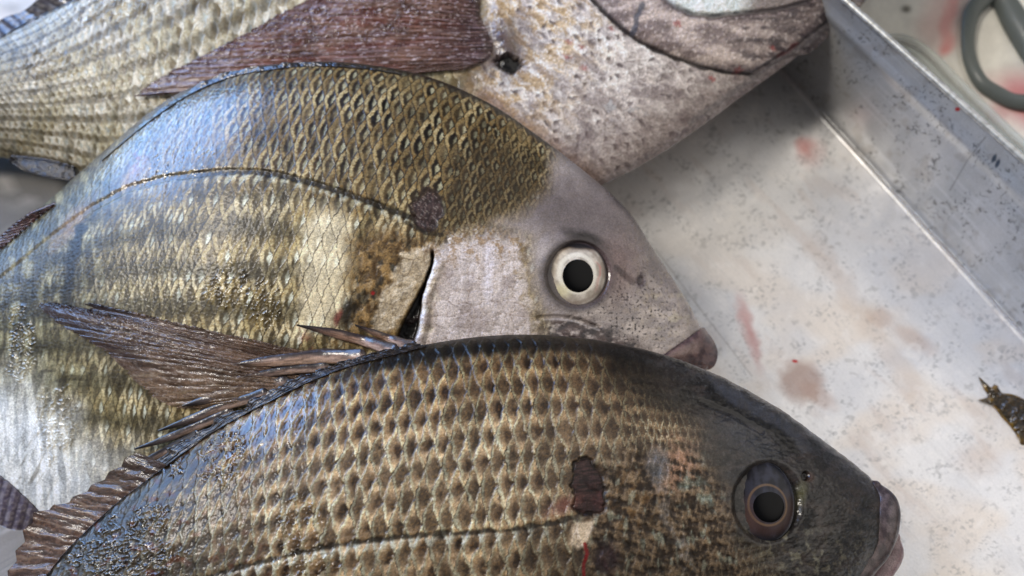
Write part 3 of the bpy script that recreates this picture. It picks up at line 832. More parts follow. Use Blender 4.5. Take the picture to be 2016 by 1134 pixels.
    dots = sst(0.34, 0.52, noise(u / 5.2, v / 5.2, 263) + 0.25 * noise(u / 30, v / 30, 264)) * blob(u, v, 1235, 612, 105, 85, 30, 0.6)
    hc = mix(hc, '#2d2529', dots * 0.85)
    dk = np.maximum(blob(u + 14 * n2, v + 10 * n1, 1135, 655, 85, 26, 8, 0.5), blob(u + 14 * n2, v + 10 * n1, 1225, 690, 90, 24, 28, 0.6))
    hc = mix(hc, mix('#2c2128', '#5b4a49', sst(-0.3, 0.3, n2)), dk * sst(-0.55, 0.1, fbm(u / 18, v / 12, 265, 4)) * 0.9)
    hc = mix(hc, '#b7b0ae', (1 - sst(1, 3, dline(u, v, [(1060, 630), (1090, 628), (1130, 632), (1180, 650)])[0])) * 0.5)
    hc = mix(hc, '#241d1f', blob(u + 10 * n2, v + 6 * n2, 1152, 470, 38, 13, 18, 0.6) * 0.9)  # socket shadow painted above the eye
    hc = mix(hc, '#443a3c', blob(u, v, 1137, 541, 74, 74, 0, 0.12) * 0.8)  # socket shade painted as a dark ring round the eye
    hc = mix(hc, '#806a69', blob(u + 10 * n2, v, 1215, 535, 40, 60, 0, 0.8) * 0.55)
    hc = mix(hc, '#4f4244', (1 - sst(3, 9, dline(u + 4 * n2, v + 4 * n2, [(1212, 528), (1232, 545), (1246, 556)])[0])) * 0.6)
    hc = mix(hc, '#5e5358', blob(u, v, 1262, 552, 10, 14, 10, 0.5) * 0.8)
    hc = mix(hc, '#6b5450', blob(u, v, 1240, 548, 16, 7, 20, 0.6) * 0.5)
    hc = mix(hc, '#615a5d', sst(0.09, 0.02, bn) * 0.7)
    c = mix(c, hc, head)
    # scar disc, gill slit
    sc = blob(u + 7 * n2, v + 7 * n2, 841, 414, 29, 41, 5, 0.22)
    c = mix(c, mix(mix('#4f4044', '#6d5c60', sst(-0.2, 0.3, noise(u / 5, v / 16, 271))), '#9a9498', sst(0.3, 0.45, noise((u + v) / 14, (u - v) / 3.5, 272)) * 0.7), sc)
    scb = np.abs(np.hypot((u + 7 * n2 - 841) / 29, (v + 7 * n2 - 414) / 41) - 1)
    c = mix(c, '#3a2620', (1 - sst(0.03, 0.13, scb)) * 0.75)
    SL = [(852, 490), (850, 520), (838, 555), (824, 590), (812, 630), (798, 670)]
    ds_, ss_, st_ = dline(u + 2 * n2, v, SL)
    wid = 3 + 15 * sst(0.35, 0.95, st_)
    slit = (1 - sst(wid * 0.8, wid * 1.15 + 1, ds_)) * sst(486, 500, v)
    c = mix(c, mix('#0c090a', '#3a1a1c', sst(0.0, 0.4, n2) * 0.5), slit)
    c = mix(c, '#d6d2d6', (1 - sst(2, 6, np.abs(u - np.interp(v, [p[1] for p in SL], [p[0] for p in SL]) - wid - 5))) * sst(500, 530, v) * sst(690, 640, v) * 0.7)  # pale highlight painted along the gill cover's edge
    c = mix(c, '#1b1512', (1 - sst(2, 6, dline(u + 3 * n2, v, [(800, 438), (840, 460), (870, 462)])[0])) * 0.6)
    skin = np.maximum(head, cheek)
    c = grain(c, u, v, 285, 0.5 + (rn - 0.5) * (1 - skin), skin=head)
    c = c * (1 - (1 - np.array([0.80, 0.74, 0.60])) * ((1 - skin) * (1 - 0.8 * bel))[..., None])
    lum = (c @ np.array([0.3, 0.5, 0.2]))[..., None]
    c = np.clip(c * np.clip(lum / 0.16, 0.3, 2.5) ** (0.25 * (1 - skin[..., None])), 0, 0.85)
    d = (1 - np.minimum(e, 1)) ** 1.5 * np.where(fine, 0.5, 0.75) * (0.6 + 0.8 * rn) * (1 - 0.97 * skin) * (1 - sc) * (0.55 + 0.45 * above) * (1 - 0.55 * tail) + 0.25 * rib * above * (1 - skin)
    d = d * sst(0.0, 0.03, bn) + 0.35 * n3 * (1 - 0.6 * head) - 0.25 * dk * above * (1 - skin)
    d = d + 0.7 * sst(0.0, 0.3, cd) * np.maximum(cheek, pl) + 0.9 * cheek * n2
    d = d + 4.0 * cheek * (1 - head) + 1.8 * n2 * sh
    d = d - 16 * slit - 1.5 * sc
    d = d + 7 * (1 - sst(3, 16, np.abs(u - np.interp(v, [p[1] for p in SL], [p[0] for p in SL]) - wid - 9))) * sst(495, 540, v)
    d = d - 9 * blob(u, v, 1137, 541, 60, 62, 0, 0.10) + 4 * (blob(u, v, 1137, 541, 84, 84, 0, 0.25) - blob(u, v, 1137, 541, 62, 64, 0, 0.12))
    d = d - 5 * blob(u, v, 1262, 552, 6, 9, 10, 0.4) - 3 * (1 - sst(1, 6, dline(u, v, [(1060, 626), (1090, 623), (1130, 627), (1180, 645)])[0]))
    d = d + 0.25 * fbm(u / 5, v / 5, 281, 2) * head + 1.2 * n2 * head * sst(1200, 1050, u)
    d = d - 2.5 * (1 - sst(3, 10, dl)) * sst(860, 820, u)
    sk = streaks(u, v, [(455, 570, 45, 40, 0, 0.6), (300, 290, 70, 60, -40, 0.6), (110, 830, 40, 70, 0, 0.6), (40, 680, 30, 70, 0, 0.6), (520, 600, 40, 50, 0, 0.6), (330, 260, 90, 90, -40, 0.6)], 291, 7)
    d = d + 2.2 * sk * (1 - 0.7 * blob(u, v, 330, 265, 150, 120, -38, 0.4))
    r = 0.42 + 0.10 * n2 - 0.10 * head
    wet = 0.14 + 0.3 * head + 0.2 * cheek + 0.75 * blob(u + 30 * n2, v + 30 * n1, 350, 260, 170, 90, -38, 0.6) + 0.15 * sst(120, 0, u) + 0.10 * head
    r = np.clip(r - 0.2 * sk, 0.15, 0.8)
    return c, r, np.clip(wet + 0.8 * sk, 0, 1), d

# ---- rear fish --------------------------------------------------------------
F3 = [
    (1900, -330, 200, 1880, -235, 205, 25), (1800, -430, 235, 1798, -112, 210, 68), (1680, -520, 260, 1692, -2, 212, 108),
    (1540, -600, 280, 1582, 100, 208, 138), (1380, -660, 290, 1452, 196, 200, 160), (1200, -690, 295, 1312, 296, 190, 172),
    (1020, -680, 290, 1190, 362, 178, 178), (840, -640, 280, 1030, 430, 150, 180), (650, -540, 262, 850, 470, 125, 176),
    (480, -400, 240, 650, 480, 106, 168), (340, -230, 220, 470, 455, 98, 150), (230, -90, 195, 310, 405, 92, 126),
    (120, 20, 170, 160, 348, 88, 100), (-10, 85, 145, 20, 312, 84, 76), (-120, 140, 125, -100, 302, 80, 56), (-260, 190, 110, -240, 320, 76, 44)]

def paint3(u, v, a, b, bn):
    n1 = fbm(u / 90, v / 90, 301, 4); n2 = fbm(u / 22, v / 22, 302, 3); n3 = noise(u / 4.5, v / 4.5, 303)
    wa = a + 0.18 * noise(u / 45, v / 45, 304) + 0.1 * noise(u / 12, v / 12, 306)
    wb = b + 0.16 * noise(u / 55, v / 55, 305) + 0.08 * noise(u / 12, v / 12, 307)
    e, db, rn = scales(wa, wb)
    # body: pale straw with brown centres and green-grey gaps
    edge = mix('#bdb598', '#cfc9b8', sst(-0.3, 0.4, n1 + 0.6 * (rn - 0.5)))
    edge = mix(edge, '#a98f50', sst(0.0, 0.4, n3 + 0.5 * n2) * 0.45)
    cell = mix('#8a7a55', '#a8a08a', sst(-0.4, 0.4, n2 + (rn - 0.5)))
    c = mix(edge, cell, sst(0.25, 0.6, e))
    c = mix(c, '#b3beba', sst(0.5, 0.8, e) * sst(0.5, 0.7, rn) * 0.6)
    band = 0.5 + 0.5 * np.cos(2 * math.pi * (wb * 0.5))
    c = mix(c, '#5f5233', sst(0.4, 0.95, band + 0.3 * n2 + 0.3 * n1) * 0.6)
    c = mix(c, '#555446', sst(0.15, 0.5, fbm(u / 18, v / 40, 311, 3)) * 0.45)
    c = mix(c, c * 0.72, sst(160, 0, u + 30 * n1))
    c = mix(c, '#5f6670', sst(0.14, 0.05, bn + 0.02 * n1) * sst(500, 300, u) * 0.8)  # bluish sheen painted on the back towards the tail
    # chest
    ch = sst(900, 1000, u + 0.15 * v + 20 * n2)
    wx = u + 4 * n2 + 16 * n1; wy = v + 4 * noise(u / 20, v / 20, 326)
    fl = wx * 0.80 + wy * 0.60; ac_ = wx * 0.60 - wy * 0.80             # folds run down to the right
    f1 = fbm(fl / 46, ac_ / 17, 321, 4); f2 = fbm(fl / 90, ac_ / 45, 322, 4)
    ee, dd_, rr_ = scales(fl / 36, ac_ / 15)
    cc = mix('#b1a8a1', '#d6cfc9', sst(-0.35, 0.35, f2 + 0.5 * f1))
    cc = mix(cc, '#e2dcd6', sst(0.28, 0.08, ee) * sst(-0.3, 0.2, f1) * 0.6)
    cc = mix(cc, '#c2a877', sst(-0.25, 0.3, f1 + 0.4 * n3) * sst(1270, 1040, u + 0.5 * v - 60) * 0.8)
    cc = mix(cc, '#9c7a3c', sst(0.1, 0.5, n2 + 0.5 * n3) * sst(1120, 1000, u + 0.25 * v) * 0.6)
    sm = sst(0.45, 0.85, ee) * sst(0.4, 0.8, rr_ + 0.5 * f2) * sst(1.0, 0.3, np.abs(dd_))
    cc = mix(cc, '#4b3d41', np.clip(sm + 0.3 * n2 * sm, 0, 1) * 0.5)
    cc = mix(cc, '#8d8078', sst(0.10, 0.03, ee) * 0.5)
    cc = mix(cc, '#7d7274', sst(0.05, 0.5, fbm(fl / 60, ac_ / 34, 323, 4)) * 0.6)
    cc = mix(cc, '#4a3d41', sst(0.2, 0.5, fbm(fl / 26, ac_ / 17, 324, 4)) * sst(-0.2, 0.3, f2 * -1) * 0.6)
    cc = mix(cc, '#ece7e2', sst(0.1, 0.4, fbm(fl / 38, ac_ / 10, 325, 4)) * 0.6)
    cc = mix(cc, '#beb4ad', 0.34 * np.ones_like(u))
    e4, d4, r4 = scales(fl / 25 + 0.2 * n2, ac_ / 15 + 0.2 * n1)
    cc = mix(cc, '#54474a', sst(0.40, 0.75, e4) * sst(0.55, 0.2, np.abs(d4)) * sst(0.45, 0.95, r4 + 0.6 * f2) * 0.75)
    cc = mix(cc, '#ebe5df', sst(0.02, 0.08, e4) * sst(0.30, 0.15, e4) * (0.15 + 0.3 * r4))
    cc = mix(cc, '#b0925c', sst(-0.2, 0.35, f1 + 0.4 * n3) * sst(1250, 1030, u + 0.5 * v - 60) * 0.6)
    cc = mix(cc, '#75686a', sst(0.0, 0.5, fbm(fl / 80, ac_ / 40, 327, 4)) * 0.5)
    cc = mix(cc, '#c2cbcf', sst(0.2, 0.5, n2) * blob(u, v, 1220, 215, 60, 30, 30, 0.7) * 0.6)
    cc = mix(cc, '#8f6a44', (1 - sst(5, 40, dline(u, v, [(890, 150), (960, 205), (1060, 280), (1165, 355)])[0] + 10 * n2)) * 0.6)
    for (x, y, r) in ((1120, 82, 6), (1145, 92, 5), (1203, 57, 5), (1150, 134, 6), (1118, 112, 5)):
        cc = mix(cc, '#9c3b33', blob(u + 5 * n2, v + 5 * n3, x, y, r * 1.3, r * 0.6, 20, 0.8) * 0.6)
    c = mix(c, cc, ch)
    # darker purple brown along the keel
    c = mix(c, '#7d6c6a', sst(0.80, 0.99, bn + 0.05 * n2) * ch * 0.65)
    # jaw and gill membranes
    G = [(1100, -80), (1165, 0), (1205, 40), (1250, 78), (1310, 108), (1370, 130), (1430, 144), (1485, 147), (1560, 110)]
    dg, sg, _ = dline(u, v + 3 * n2, G)
    jaw = sst(-1.5, 1.5, -sg) * ch
    jc = mix('#8d7f7c', '#b8aaa3', sst(-0.3, 0.35, fbm(u / 60, v / 26, 331, 4)))
    jc = mix(jc, '#51454a', sst(0.0, 0.4, fbm(u / 32, v / 15, 332, 4)) * sst(1380, 1500, u + 30 * n1) * 0.85)
    jc = mix(jc, '#57494c', sst(1420, 1620, u + 60 * n1) * 0.55)
    jc = mix(jc, '#d6ccc6', sst(0.25, 0.5, fbm(u / 8, v / 8, 333, 3)) * 0.4)
    H = [(1278, -40), (1300, 0), (1325, 20), (1360, 35), (1400, 38), (1450, 32), (1520, 25), (1580, 8), (1640, -30)]
    dh, sh_, _ = dline(u, v + 2 * n2, H)
    inner = sst(-1.5, 1.5, -sh_) * jaw
    jc2 = mix('#bfc6c4', '#cfd3d0', sst(-0.3, 0.3, n2))
    jc2 = mix(jc2, '#7e6a64', sst(1440, 1490, u + 12 * n2) * 0.8)
    c = mix(c, jc, jaw)
    c = mix(c, jc2, inner)
    c = mix(c, '#241c20', (1 - sst(1.5, 6, dg + 2 * n2)) * ch * sst(1500, 1470, u) * 0.85)
    c = mix(c, '#4b4148', (1 - sst(2, 9, dh + 3 * n2)) * jaw * 0.7)
    c = mix(c, '#565d6c', (1 - sst(3, 8, dline(u + 3 * n2, v, [(1262, 15), (1250, 40), (1246, 65)])[0])) * jaw * 0.7)
    c = mix(c, '#8b2a28', (1 - sst(2, 7, dline(u + 4 * n2, v + 4 * n2, [(1525, 110), (1545, 97), (1560, 85)])[0])) * 0.8)
    for (x, y, r) in ((1450, 140, 7), (1402, 155, 5), (1330, 50, 6), (1510, 95, 6)):
        c = mix(c, '#a02f2b', blob(u + 9 * n2, v + 6 * n3, x, y, r, r * 0.8, 0, 0.7) * 0.7)
    keel = dline(u, v, [(1360, 240), (1500, 141), (1600, 65), (1690, -18)])[0]
    c = mix(c, '#8d8684', (1 - sst(3, 9, keel)) * 0.6)
    c = mix(c, '#292327', (1 - sst(1.5, 4.5, np.abs(dline(u, v, [(1480, 140), (1560, 86), (1640, 24), (1680, -18)])[0]))) * 0.6)
    c = grain(c, u, v, 371, rn * (1 - ch) + 0.5 * ch)
    lum = (c @ np.array([0.3, 0.5, 0.2]))[..., None]
    c = np.clip(c * (1 + ch[..., None] * (1.12 * np.clip(lum / 0.3, 0.4, 2) ** 0.2 - 1)), 0, 0.85)
    # pit at the fin base
    pit = blob(u + 12 * n2 + 5 * n3, v + 10 * n2, 1004, 126, 25, 16, 12, 0.35)
    c = mix(c, mix('#332a33', '#57494d', sst(-0.3, 0.3, n2)), blob(u + 8 * n2, v + 8 * n2, 985, 100, 52, 58, 0, 0.7) * sst(-0.4, 0.2, n2 + 0.3) * 0.9)
    c = mix(c, '#08070a', pit)
    c = mix(c, '#b7b7bd', sst(0.1, 0.4, noise(u / 10, v / 5, 341)) * blob(u, v, 955, 20, 18, 60, -10, 0.6) * 0.6)
    d = (1 - np.minimum(e, 1)) ** 1.3 * 2.2 * (1 - ch) * sst(0, 0.03, bn) + 0.35 * n3
    d = d + ch * (1 - jaw) * (0.35 * f1 + 0.9 * f2 + 0.15 * n2 + 0.35 * (1 - np.clip(e4, 0, 1)))
    d = d + jaw * (9 * sst(0, 26, dg) + 5 * sst(0, 8, dg) + 1.2 * n2 + 0.8 * noise(u / 7, v / 7, 351)) + 3 * inner * sst(0, 10, dh) - 3 * (1 - sst(2, 8, dh)) * jaw
    d = d - 3 * (1 - sst(1, 5, dg)) * ch * sst(1500, 1470, u) - 15 * pit + 9 * blob(u + 5 * n2, v, 990, 45, 16, 75, -8, 0.8) * (1 + 0.5 * n2)
    sk = streaks(u, v, [(100, 130, 60, 30, 0, 0.6), (220, 20, 80, 25, -10, 0.6)], 361, 7)
    d = d + 2 * sk
    r = np.clip(0.46 + 0.1 * n2 - 0.2 * sk, 0.2, 0.8)
    wet = 0.2 + 0.5 * sst(0.25, 0.1, bn) + 0.22 * ch
    return c, r, np.clip(wet + 0.6 * sk, 0, 1), d

f3, m3 = fish(F3, 28, 0.78, paint3, 'pale sea bream at the back with long reddish pectoral fin', (-20, 1720), (-20, 380))
f2, m2 = fish(F2, 31, 0.66, paint2, 'golden sea bream in the middle with a white-ringed eye', (-20, 1420), (100, 1150))
f1, m1 = fish(F1, 24, 0.66, paint1, 'dark headed sea bream in front with raised back spines', (-20, 1790), (640, 1150))
D3 = depth([m3]); D2 = depth([m2]); D1 = depth([m1]); D23 = depth([m2, m3]); D12 = depth([m1, m2])
for k in (): pass
D3s, D2s, D1s = smooth_map(D3, 12), smooth_map(D2, 12), smooth_map(D1, 6)

# ------------------------------------------------------------------ eyes
def surf(m, u, v, off=0):
    return drape(m, np.array([float(u)]), np.array([float(v)]), off)[0]

def eye(parent, m, u, v, rx, ry, hgt, iris, pu, pv, pr, ph, ring=None, sink=6, pupil_col='#060607'):
    c = surf(m, u, v, -sink)
    p1 = surf(m, u + 90, v); p0 = surf(m, u - 90, v); q1 = surf(m, u, v + 90); q0 = surf(m, u, v - 90)
    n = np.cross(p1 - p0, q0 - q1); n /= np.linalg.norm(n)
    if n[2] < 0: n = -n
    view = CAM - c; view /= np.linalg.norm(view)
    n = n * 0.6 + view * 0.4; n /= np.linalg.norm(n)
    c = c + (view - n) * hgt
    ex = np.array([1.0, 0, 0]) - n * n[0]; ex /= np.linalg.norm(ex); ey = np.cross(n, ex)
    def dome(name, cx, cy, ax_, ay_, hh, base, colf, par, rings=70, seg=140):
        r = np.linspace(0.002, 1, rings)[:, None]; t = np.linspace(0, 2 * math.pi, seg, endpoint=False)[None, :]
        x = r * np.cos(t); y = r * np.sin(t)
        hz = base + hh * np.sqrt(np.maximum(1 - 0.97 * r * r, 0)) * np.ones_like(t)
        g = c + (cx + ax_ * x)[..., None] * ex + (cy + ay_ * y)[..., None] * ey + hz[..., None] * n
        wall = g[-1] - n * (hh * 0.3 + 8)
        gg = np.concatenate([g, wall[None]])
        cc = colf(np.concatenate([x, x[-1:]]), np.concatenate([y, y[-1:]]), np.concatenate([r * np.ones_like(t), np.ones((1, seg))]))
        q = grid_faces(rings + 1, seg, True)
        tr = np.array([[0, j, (j + 1) % seg] for j in range(1, seg - 1)])
        # outward order
        nn = np.cross(gg[10, 1] - gg[10, 0], gg[11, 0] - gg[10, 0])
        if np.dot(nn, n) > 0: q = q[:, ::-1] if False else q
        else: q = q[:, ::-1]
        return mesh_obj(name, gg.reshape(-1, 3), q, M_EYE, par, cc.reshape(-1, 3), 0.16, 0.22 if name == 'eye' else 0.0, tris=tr)
    e = dome('eye', 0, 0, rx, ry, hgt, 0, iris, parent)
    off = (pu - u, -(pv - v))
    rr = math.hypot(off[0] / rx, off[1] / ry)
    b = hgt * math.sqrt(max(1 - 0.97 * rr * rr, 0))
    b2 = hgt * math.sqrt(max(1 - 0.97 * min(1, rr + pr / rx) ** 2, 0))
    dome('pupil', off[0], off[1], pr, pr * 1.05, ph + max(0, b - b2), b2 - 1.5, lambda x, y, r: np.broadcast_to(hexc(pupil_col), x.shape + (3,)).copy(), e, 30, 80)
    return e

def iris2(x, y, r):
    n = fbm(x * 3, y * 3, 401, 3); fib = fbm(np.arctan2(y, x) * 9, r * 4, 402, 3)
    c = mix('#aaa094', '#d3cbbf', sst(-0.3, 0.3, n))
    c = mix(c, '#b9aca0', sst(0.0, 0.5, fib) * 0.5)
    rp = np.hypot(x + 0.0, y + 0.07)
    c = mix(c, '#ece7da', (1 - sst(0.03, 0.10, np.abs(np.hypot(x, y) - 0.56))) * 0.8)
    c = mix(c, '#8f8078', (1 - sst(0.02, 0.08, np.abs(np.hypot(x, y) - 0.84 + 0.06 * n))) * 0.55)
    c = mix(c, '#d8d0a0', blob(x, -y, -0.45, 0.5, 0.25, 0.2, 0, 0.8) * 0.6)
    c = mix(c, '#c98a84', (1 - sst(0.02, 0.06, np.abs(np.hypot(x, y) - 0.72 + 0.1 * n))) * sst(0.5, 0.8, x) * 0.7)
    c = mix(c, '#8d7765', sst(0.62, 0.80, y + 0.08 * n) * 0.8)
    c = mix(c, '#1c1a1e', sst(0.66, 0.80, y + 0.05 * n))  # shadow of the socket painted as a dark crescent at the top
    c = mix(c, '#3d3538', sst(0.88, 0.97, r) * 0.9)
    return c
e2 = eye(f2, D2s, 1137, 538, 62, 64, 20, iris2, 1138, 541, 32, 3)

def iris1(x, y, r):
    n = fbm(x * 3, y * 3, 411, 3)
    c = mix('#1b1b20', '#2d2d35', sst(-0.3, 0.3, n))
    rp = np.hypot(x * 56 - 2, y * 70 + 6)
    c = mix(c, '#3d2c27', (1 - sst(2, 18, np.abs(rp - 40))) * 0.7 * sst(0.3, -0.4, y - 0.2 * x))
    c = mix(c, '#6f5740', (1 - sst(1, 2.6, np.abs(rp - 33))) * 0.65)
    c = mix(c, '#4d3a33', blob(x, y, -0.55, -0.35, 0.25, 0.35, 0, 0.9) * 0.5)
    c = mix(c, '#0e0d10', sst(0.9, 0.99, r) * 0.8)
    return c
e1 = eye(f1, D1s, 1510, 987, 56, 70, 22, iris1, 1512, 993, 30, 3)

# ------------------------------------------------------------------ fins
def fin(name, parent, A, B, m, off, nA, nB, paint, mat=M_FIN, thick=5, label=None, jag=None, fall=None):
    """membrane between two outlines A and B (pixels); p runs along them, q from A to B"""
    A = resample(A, nA); B = resample(B, nA)
    p = np.linspace(0, 1, nA)[:, None] * np.ones((1, nB)); q = np.linspace(0, 1, nB)[None, :] * np.ones((nA, 1))
    if jag is not None: qq = q * jag(p)
    else: qq = q
    u = A[:, None, 0] * (1 - qq) + B[:, None, 0] * qq; v = A[:, None, 1] * (1 - qq) + B[:, None, 1] * qq
    o = off(p, q) if callable(off) else off
    if fall is None: g = drape(m, u, v, o + 0 * u)
    else:                                             # stands out from its root A, sinking by `fall` towards B
        bd = drape(m, A[:, 0], A[:, 1], 0)
        bd = pix(bd)[2]; kk = np.convolve(np.pad(bd, 12, mode='edge'), np.ones(25) / 25, 'valid')
        g = CAM + rays(u, v) * (kk[:, None] - o + fall * q)[..., None]
    c, r, w, d = paint(u, v, p, q)
    dirv = CAM - g; dirv /= np.linalg.norm(dirv, axis=-1, keepdims=True)
    g = g + dirv * d[..., None]
    ob = sheet(name, g, (c, r, w), mat, parent, thick)
    if label: ob['label'] = label
    return ob

# rear fish: long reddish pectoral fin lying back along the flank
def pf3(u, v, p, q):
    k = 26 * (q + 0.012 * noise(p * 9, q * 7, 501)); tri = np.abs(k - np.floor(k) - 0.5) * 2
    n1 = fbm(p * 7, q * 16, 502, 4); n2 = fbm(u / 14, v / 9, 503, 3); st_ = fbm(p * 5, q * 55, 504, 3)
    c = mix('#75564c', '#957465', sst(-0.3, 0.4, n1))
    c = mix(c, '#8d4038', sst(0.0, 0.45, fbm(p * 4, q * 9, 505, 3)) * 0.3)
    c = mix(c, '#4b3a45', sst(0.62, 0.95, p + 0.05 * n1) * 0.75)
    c = mix(c, '#6f6264', sst(0.90, 0.98, p + 0.05 * n2) * 0.7)
    c = mix(c, '#ae9183', sst(0.55, 0.95, tri) * 0.4 * sst(-0.4, 0.3, n1))
    c = mix(c, '#4a2c29', sst(0.3, 0.02, tri) * 0.5 * sst(-0.5, 0.2, fbm(p * 6, q * 11, 507, 2)))
    c = mix(c, '#a8949a', sst(0.15, 0.5, st_) * 0.5)
    c = mix(c, '#d8ccd2', sst(0.38, 0.5, fbm(p * 40, q * 60, 508, 2)) * 0.6)  # whitish glints painted as small dashes
    c = mix(c, c * 0.6, sst(0.1, 0.5, fbm(p * 9, q * 6, 509, 3)) * 0.7)
    c = grain(c, u, v, 510)
    c = mix(c, '#55352f', sst(0.14, 0.0, p) * 0.6)
    c = mix(c, '#7d6a5c', sst(0.85, 1.0, q) * 0.3)
    d = (1.7 * tri * (1 + 1.2 * n1) + 1.2 * n2 + 1.3 * st_ + 10 * noise(p * 3, q * 2.2, 506)) * sst(1.0, 0.9, p)
    sk = streaks(u, v, [(640, 40, 320, 60, -12, 0.6), (330, 150, 60, 25, -25, 0.5)], 511, 11)
    return c, np.clip(0.34 + 0.1 * n2 - 0.1 * sk, 0.15, 0.7), np.clip(0.35 + 0.5 * sk + 0.3 * st_, 0, 1), d + 1.5 * sk
A3 = [(996, 128), (1020, 116), (1024, 94), (1004, 66), (982, 40), (970, 10), (966, -45)]
B3 = [(263, 188), (300, 160), (350, 132), (420, 98), (500, 55), (600, 2), (720, -50), (850, -95)]
fin('pectoral_fin', f3, A3, B3, smooth_map(D3, 20), lambda p, q: -9 + (19 + 14 * np.sin(np.pi * q)) * sst(0.0, 0.12, q) - 45 * sst(0.12, 0.0, q), 170, 420,
    lambda u, v, p, q: pf3(u, v, 1 - q, 1 - p), M_FINMID, jag=lambda p: 1 - 0.03 * np.abs(noise(p * 60, p * 0 + 3, 542)))

# middle fish: brown pectoral fin with a dark tip, see-through towards its lower rays
def pf2(u, v, p, q):
    k = 20 * (q + 0.014 * noise(p * 8, q * 7, 521)); tri = np.abs(k - np.floor(k) - 0.5) * 2
    n1 = fbm(p * 7, q * 12, 522, 4); n2 = fbm(u / 14, v / 9, 523, 3); st_ = fbm(p * 5, q * 45, 524, 3)
    c = mix('#654f42', '#8a7260', sst(-0.3, 0.4, n1))
    c = mix(c, '#9a7f60', sst(0.45, 0.95, q + 0.15 * n1) * 0.75)
    c = mix(c, '#35271f', sst(0.35, 0.02, tri) * 0.5 * sst(-0.5, 0.2, fbm(p * 6, q * 11, 527, 2)))
    c = mix(c, '#a08a76', sst(0.6, 0.95, tri) * 0.35)
    c = mix(c, '#c4b6a8', sst(0.38, 0.5, fbm(p * 36, q * 50, 528, 2)) * 0.5)  # pale glints painted as dashes along the rays
    c = mix(c, c * 0.55, sst(0.1, 0.5, fbm(p * 9, q * 6, 529, 3)) * 0.6)
    c = grain(c, u, v, 530)
    c = mix(c, '#2c2226', sst(0.30, 0.05, p + 0.06 * n1) * sst(0.75, 0.3, q) * 0.85)
    c = mix(c, '#b39d80', sst(0.2, 0.5, st_) * sst(0.3, 0.8, q) * 0.5)
    d = 1.3 * tri * (1 + 1.2 * n1) + 1.0 * n2 + 1.1 * st_ + 7 * noise(p * 3, q * 2.2, 526)
    sk = streaks(u, v, [(180, 630, 90, 22, 18, 0.5), (250, 660, 120, 30, 18, 0.6)], 531, 10)
    return c, np.clip(0.36 + 0.1 * n2 - 0.1 * sk, 0.15, 0.7), np.clip(0.3 + 0.5 * sk + 0.3 * st_, 0, 1), d + 1.5 * sk
A2 = [(650, 706), (645, 725), (635, 745), (615, 765), (590, 780)]
B2 = [(166, 597), (180, 606), (150, 608), (84, 596), (74, 600), (92, 622), (130, 648), (180, 676), (225, 710), (262, 748), (310, 788), (360, 804), (440, 800)]
fin('pectoral_fin', f2, A2, B2, smooth_map(D2, 20), lambda p, q: 6 + 12 * np.sin(np.pi * q), 170, 330,
    lambda u, v, p, q: pf2(u, v, 1 - q, p), M_FINCLEAR, jag=lambda p: 1 - 0.05 * np.abs(noise(p * 50, p * 0 + 3, 541)))

# fins that show only as dark slips at the borders
def dark(c0_, c1_, nr, seed, along='q'):
    def f(u, v, p, q):
        k = nr * (p if along == 'q' else q); tri = np.abs(k - np.floor(k) - 0.5) * 2
        n2 = fbm(u / 12, v / 8, seed, 3)
        c = mix(c0_, c1_, sst(-0.3, 0.4, n2)); c = mix(c, hexc(c0_) * 0.5, sst(0.35, 0.05, tri) * 0.7)
        return c, np.clip(0.32 + 0.1 * n2, 0.15, 0.6), 0.6 + 0 * u, 3.5 * tri + 1.5 * n2
    return f
fin('anal_fin', f3, [(145, 330), (100, 318), (60, 312), (22, 308)], [(150, 356), (105, 350), (60, 338), (18, 312)][:], smooth_map(depth([m3]), 6), 6, 80, 30, dark('#121013', '#2b272c', 7, 551, 'p'), fall=10)
fin('dorsal_fin', f3, [(-60, 104), (-20, 86), (20, 62), (60, 40), (110, 18), (160, -8), (220, -60)], [(-80, 84), (-30, 60), (10, 34), (45, 22), (80, -6), (120, -40), (170, -90)], smooth_map(D3, 10), 4, 120, 24, dark('#39343a', '#6b6560', 14, 552), fall=14)
fin('anal_fin', f2, [(80, 1012), (40, 972), (0, 938), (-60, 900)], [(70, 1040), (40, 1044), (5, 1036), (-70, 990)], smooth_map(D2, 6), 4, 90, 40, dark('#4b4350', '#6d6468', 8, 553), fall=20)
# folded back fin of the middle fish: a low dark strip of laid-back spines
def saw(n, lo=0.35):
    return lambda p: lo + (1 - lo) * (1 - (p * n - np.floor(p * n)))
fin('dorsal_fin', f2, [(790, 146), (700, 134), (620, 130), (540, 136), (460, 150), (380, 182), (300, 234), (200, 316)],
    [(770, 138), (675, 124), (590, 121), (505, 128), (425, 146), (360, 184), (285, 238), (198, 316)], smooth_map(D2, 6), 1, 500, 26, dark('#1d1916', '#39322a', 5, 554), jag=lambda p: 0.55 + 0.45 * np.clip(1.4 * fbm(p * 14, p * 0, 556, 3) + 0.5, 0, 1), thick=3, fall=6)
fin('soft_dorsal_fin', f2, [(110, 400), (60, 440), (10, 482), (-40, 515)], [(60, 420), (20, 448), (-25, 490), (-60, 530)], smooth_map(D2, 6), 3, 120, 24, dark('#3a2422', '#5b3a33', 16, 555), fall=5, thick=3)

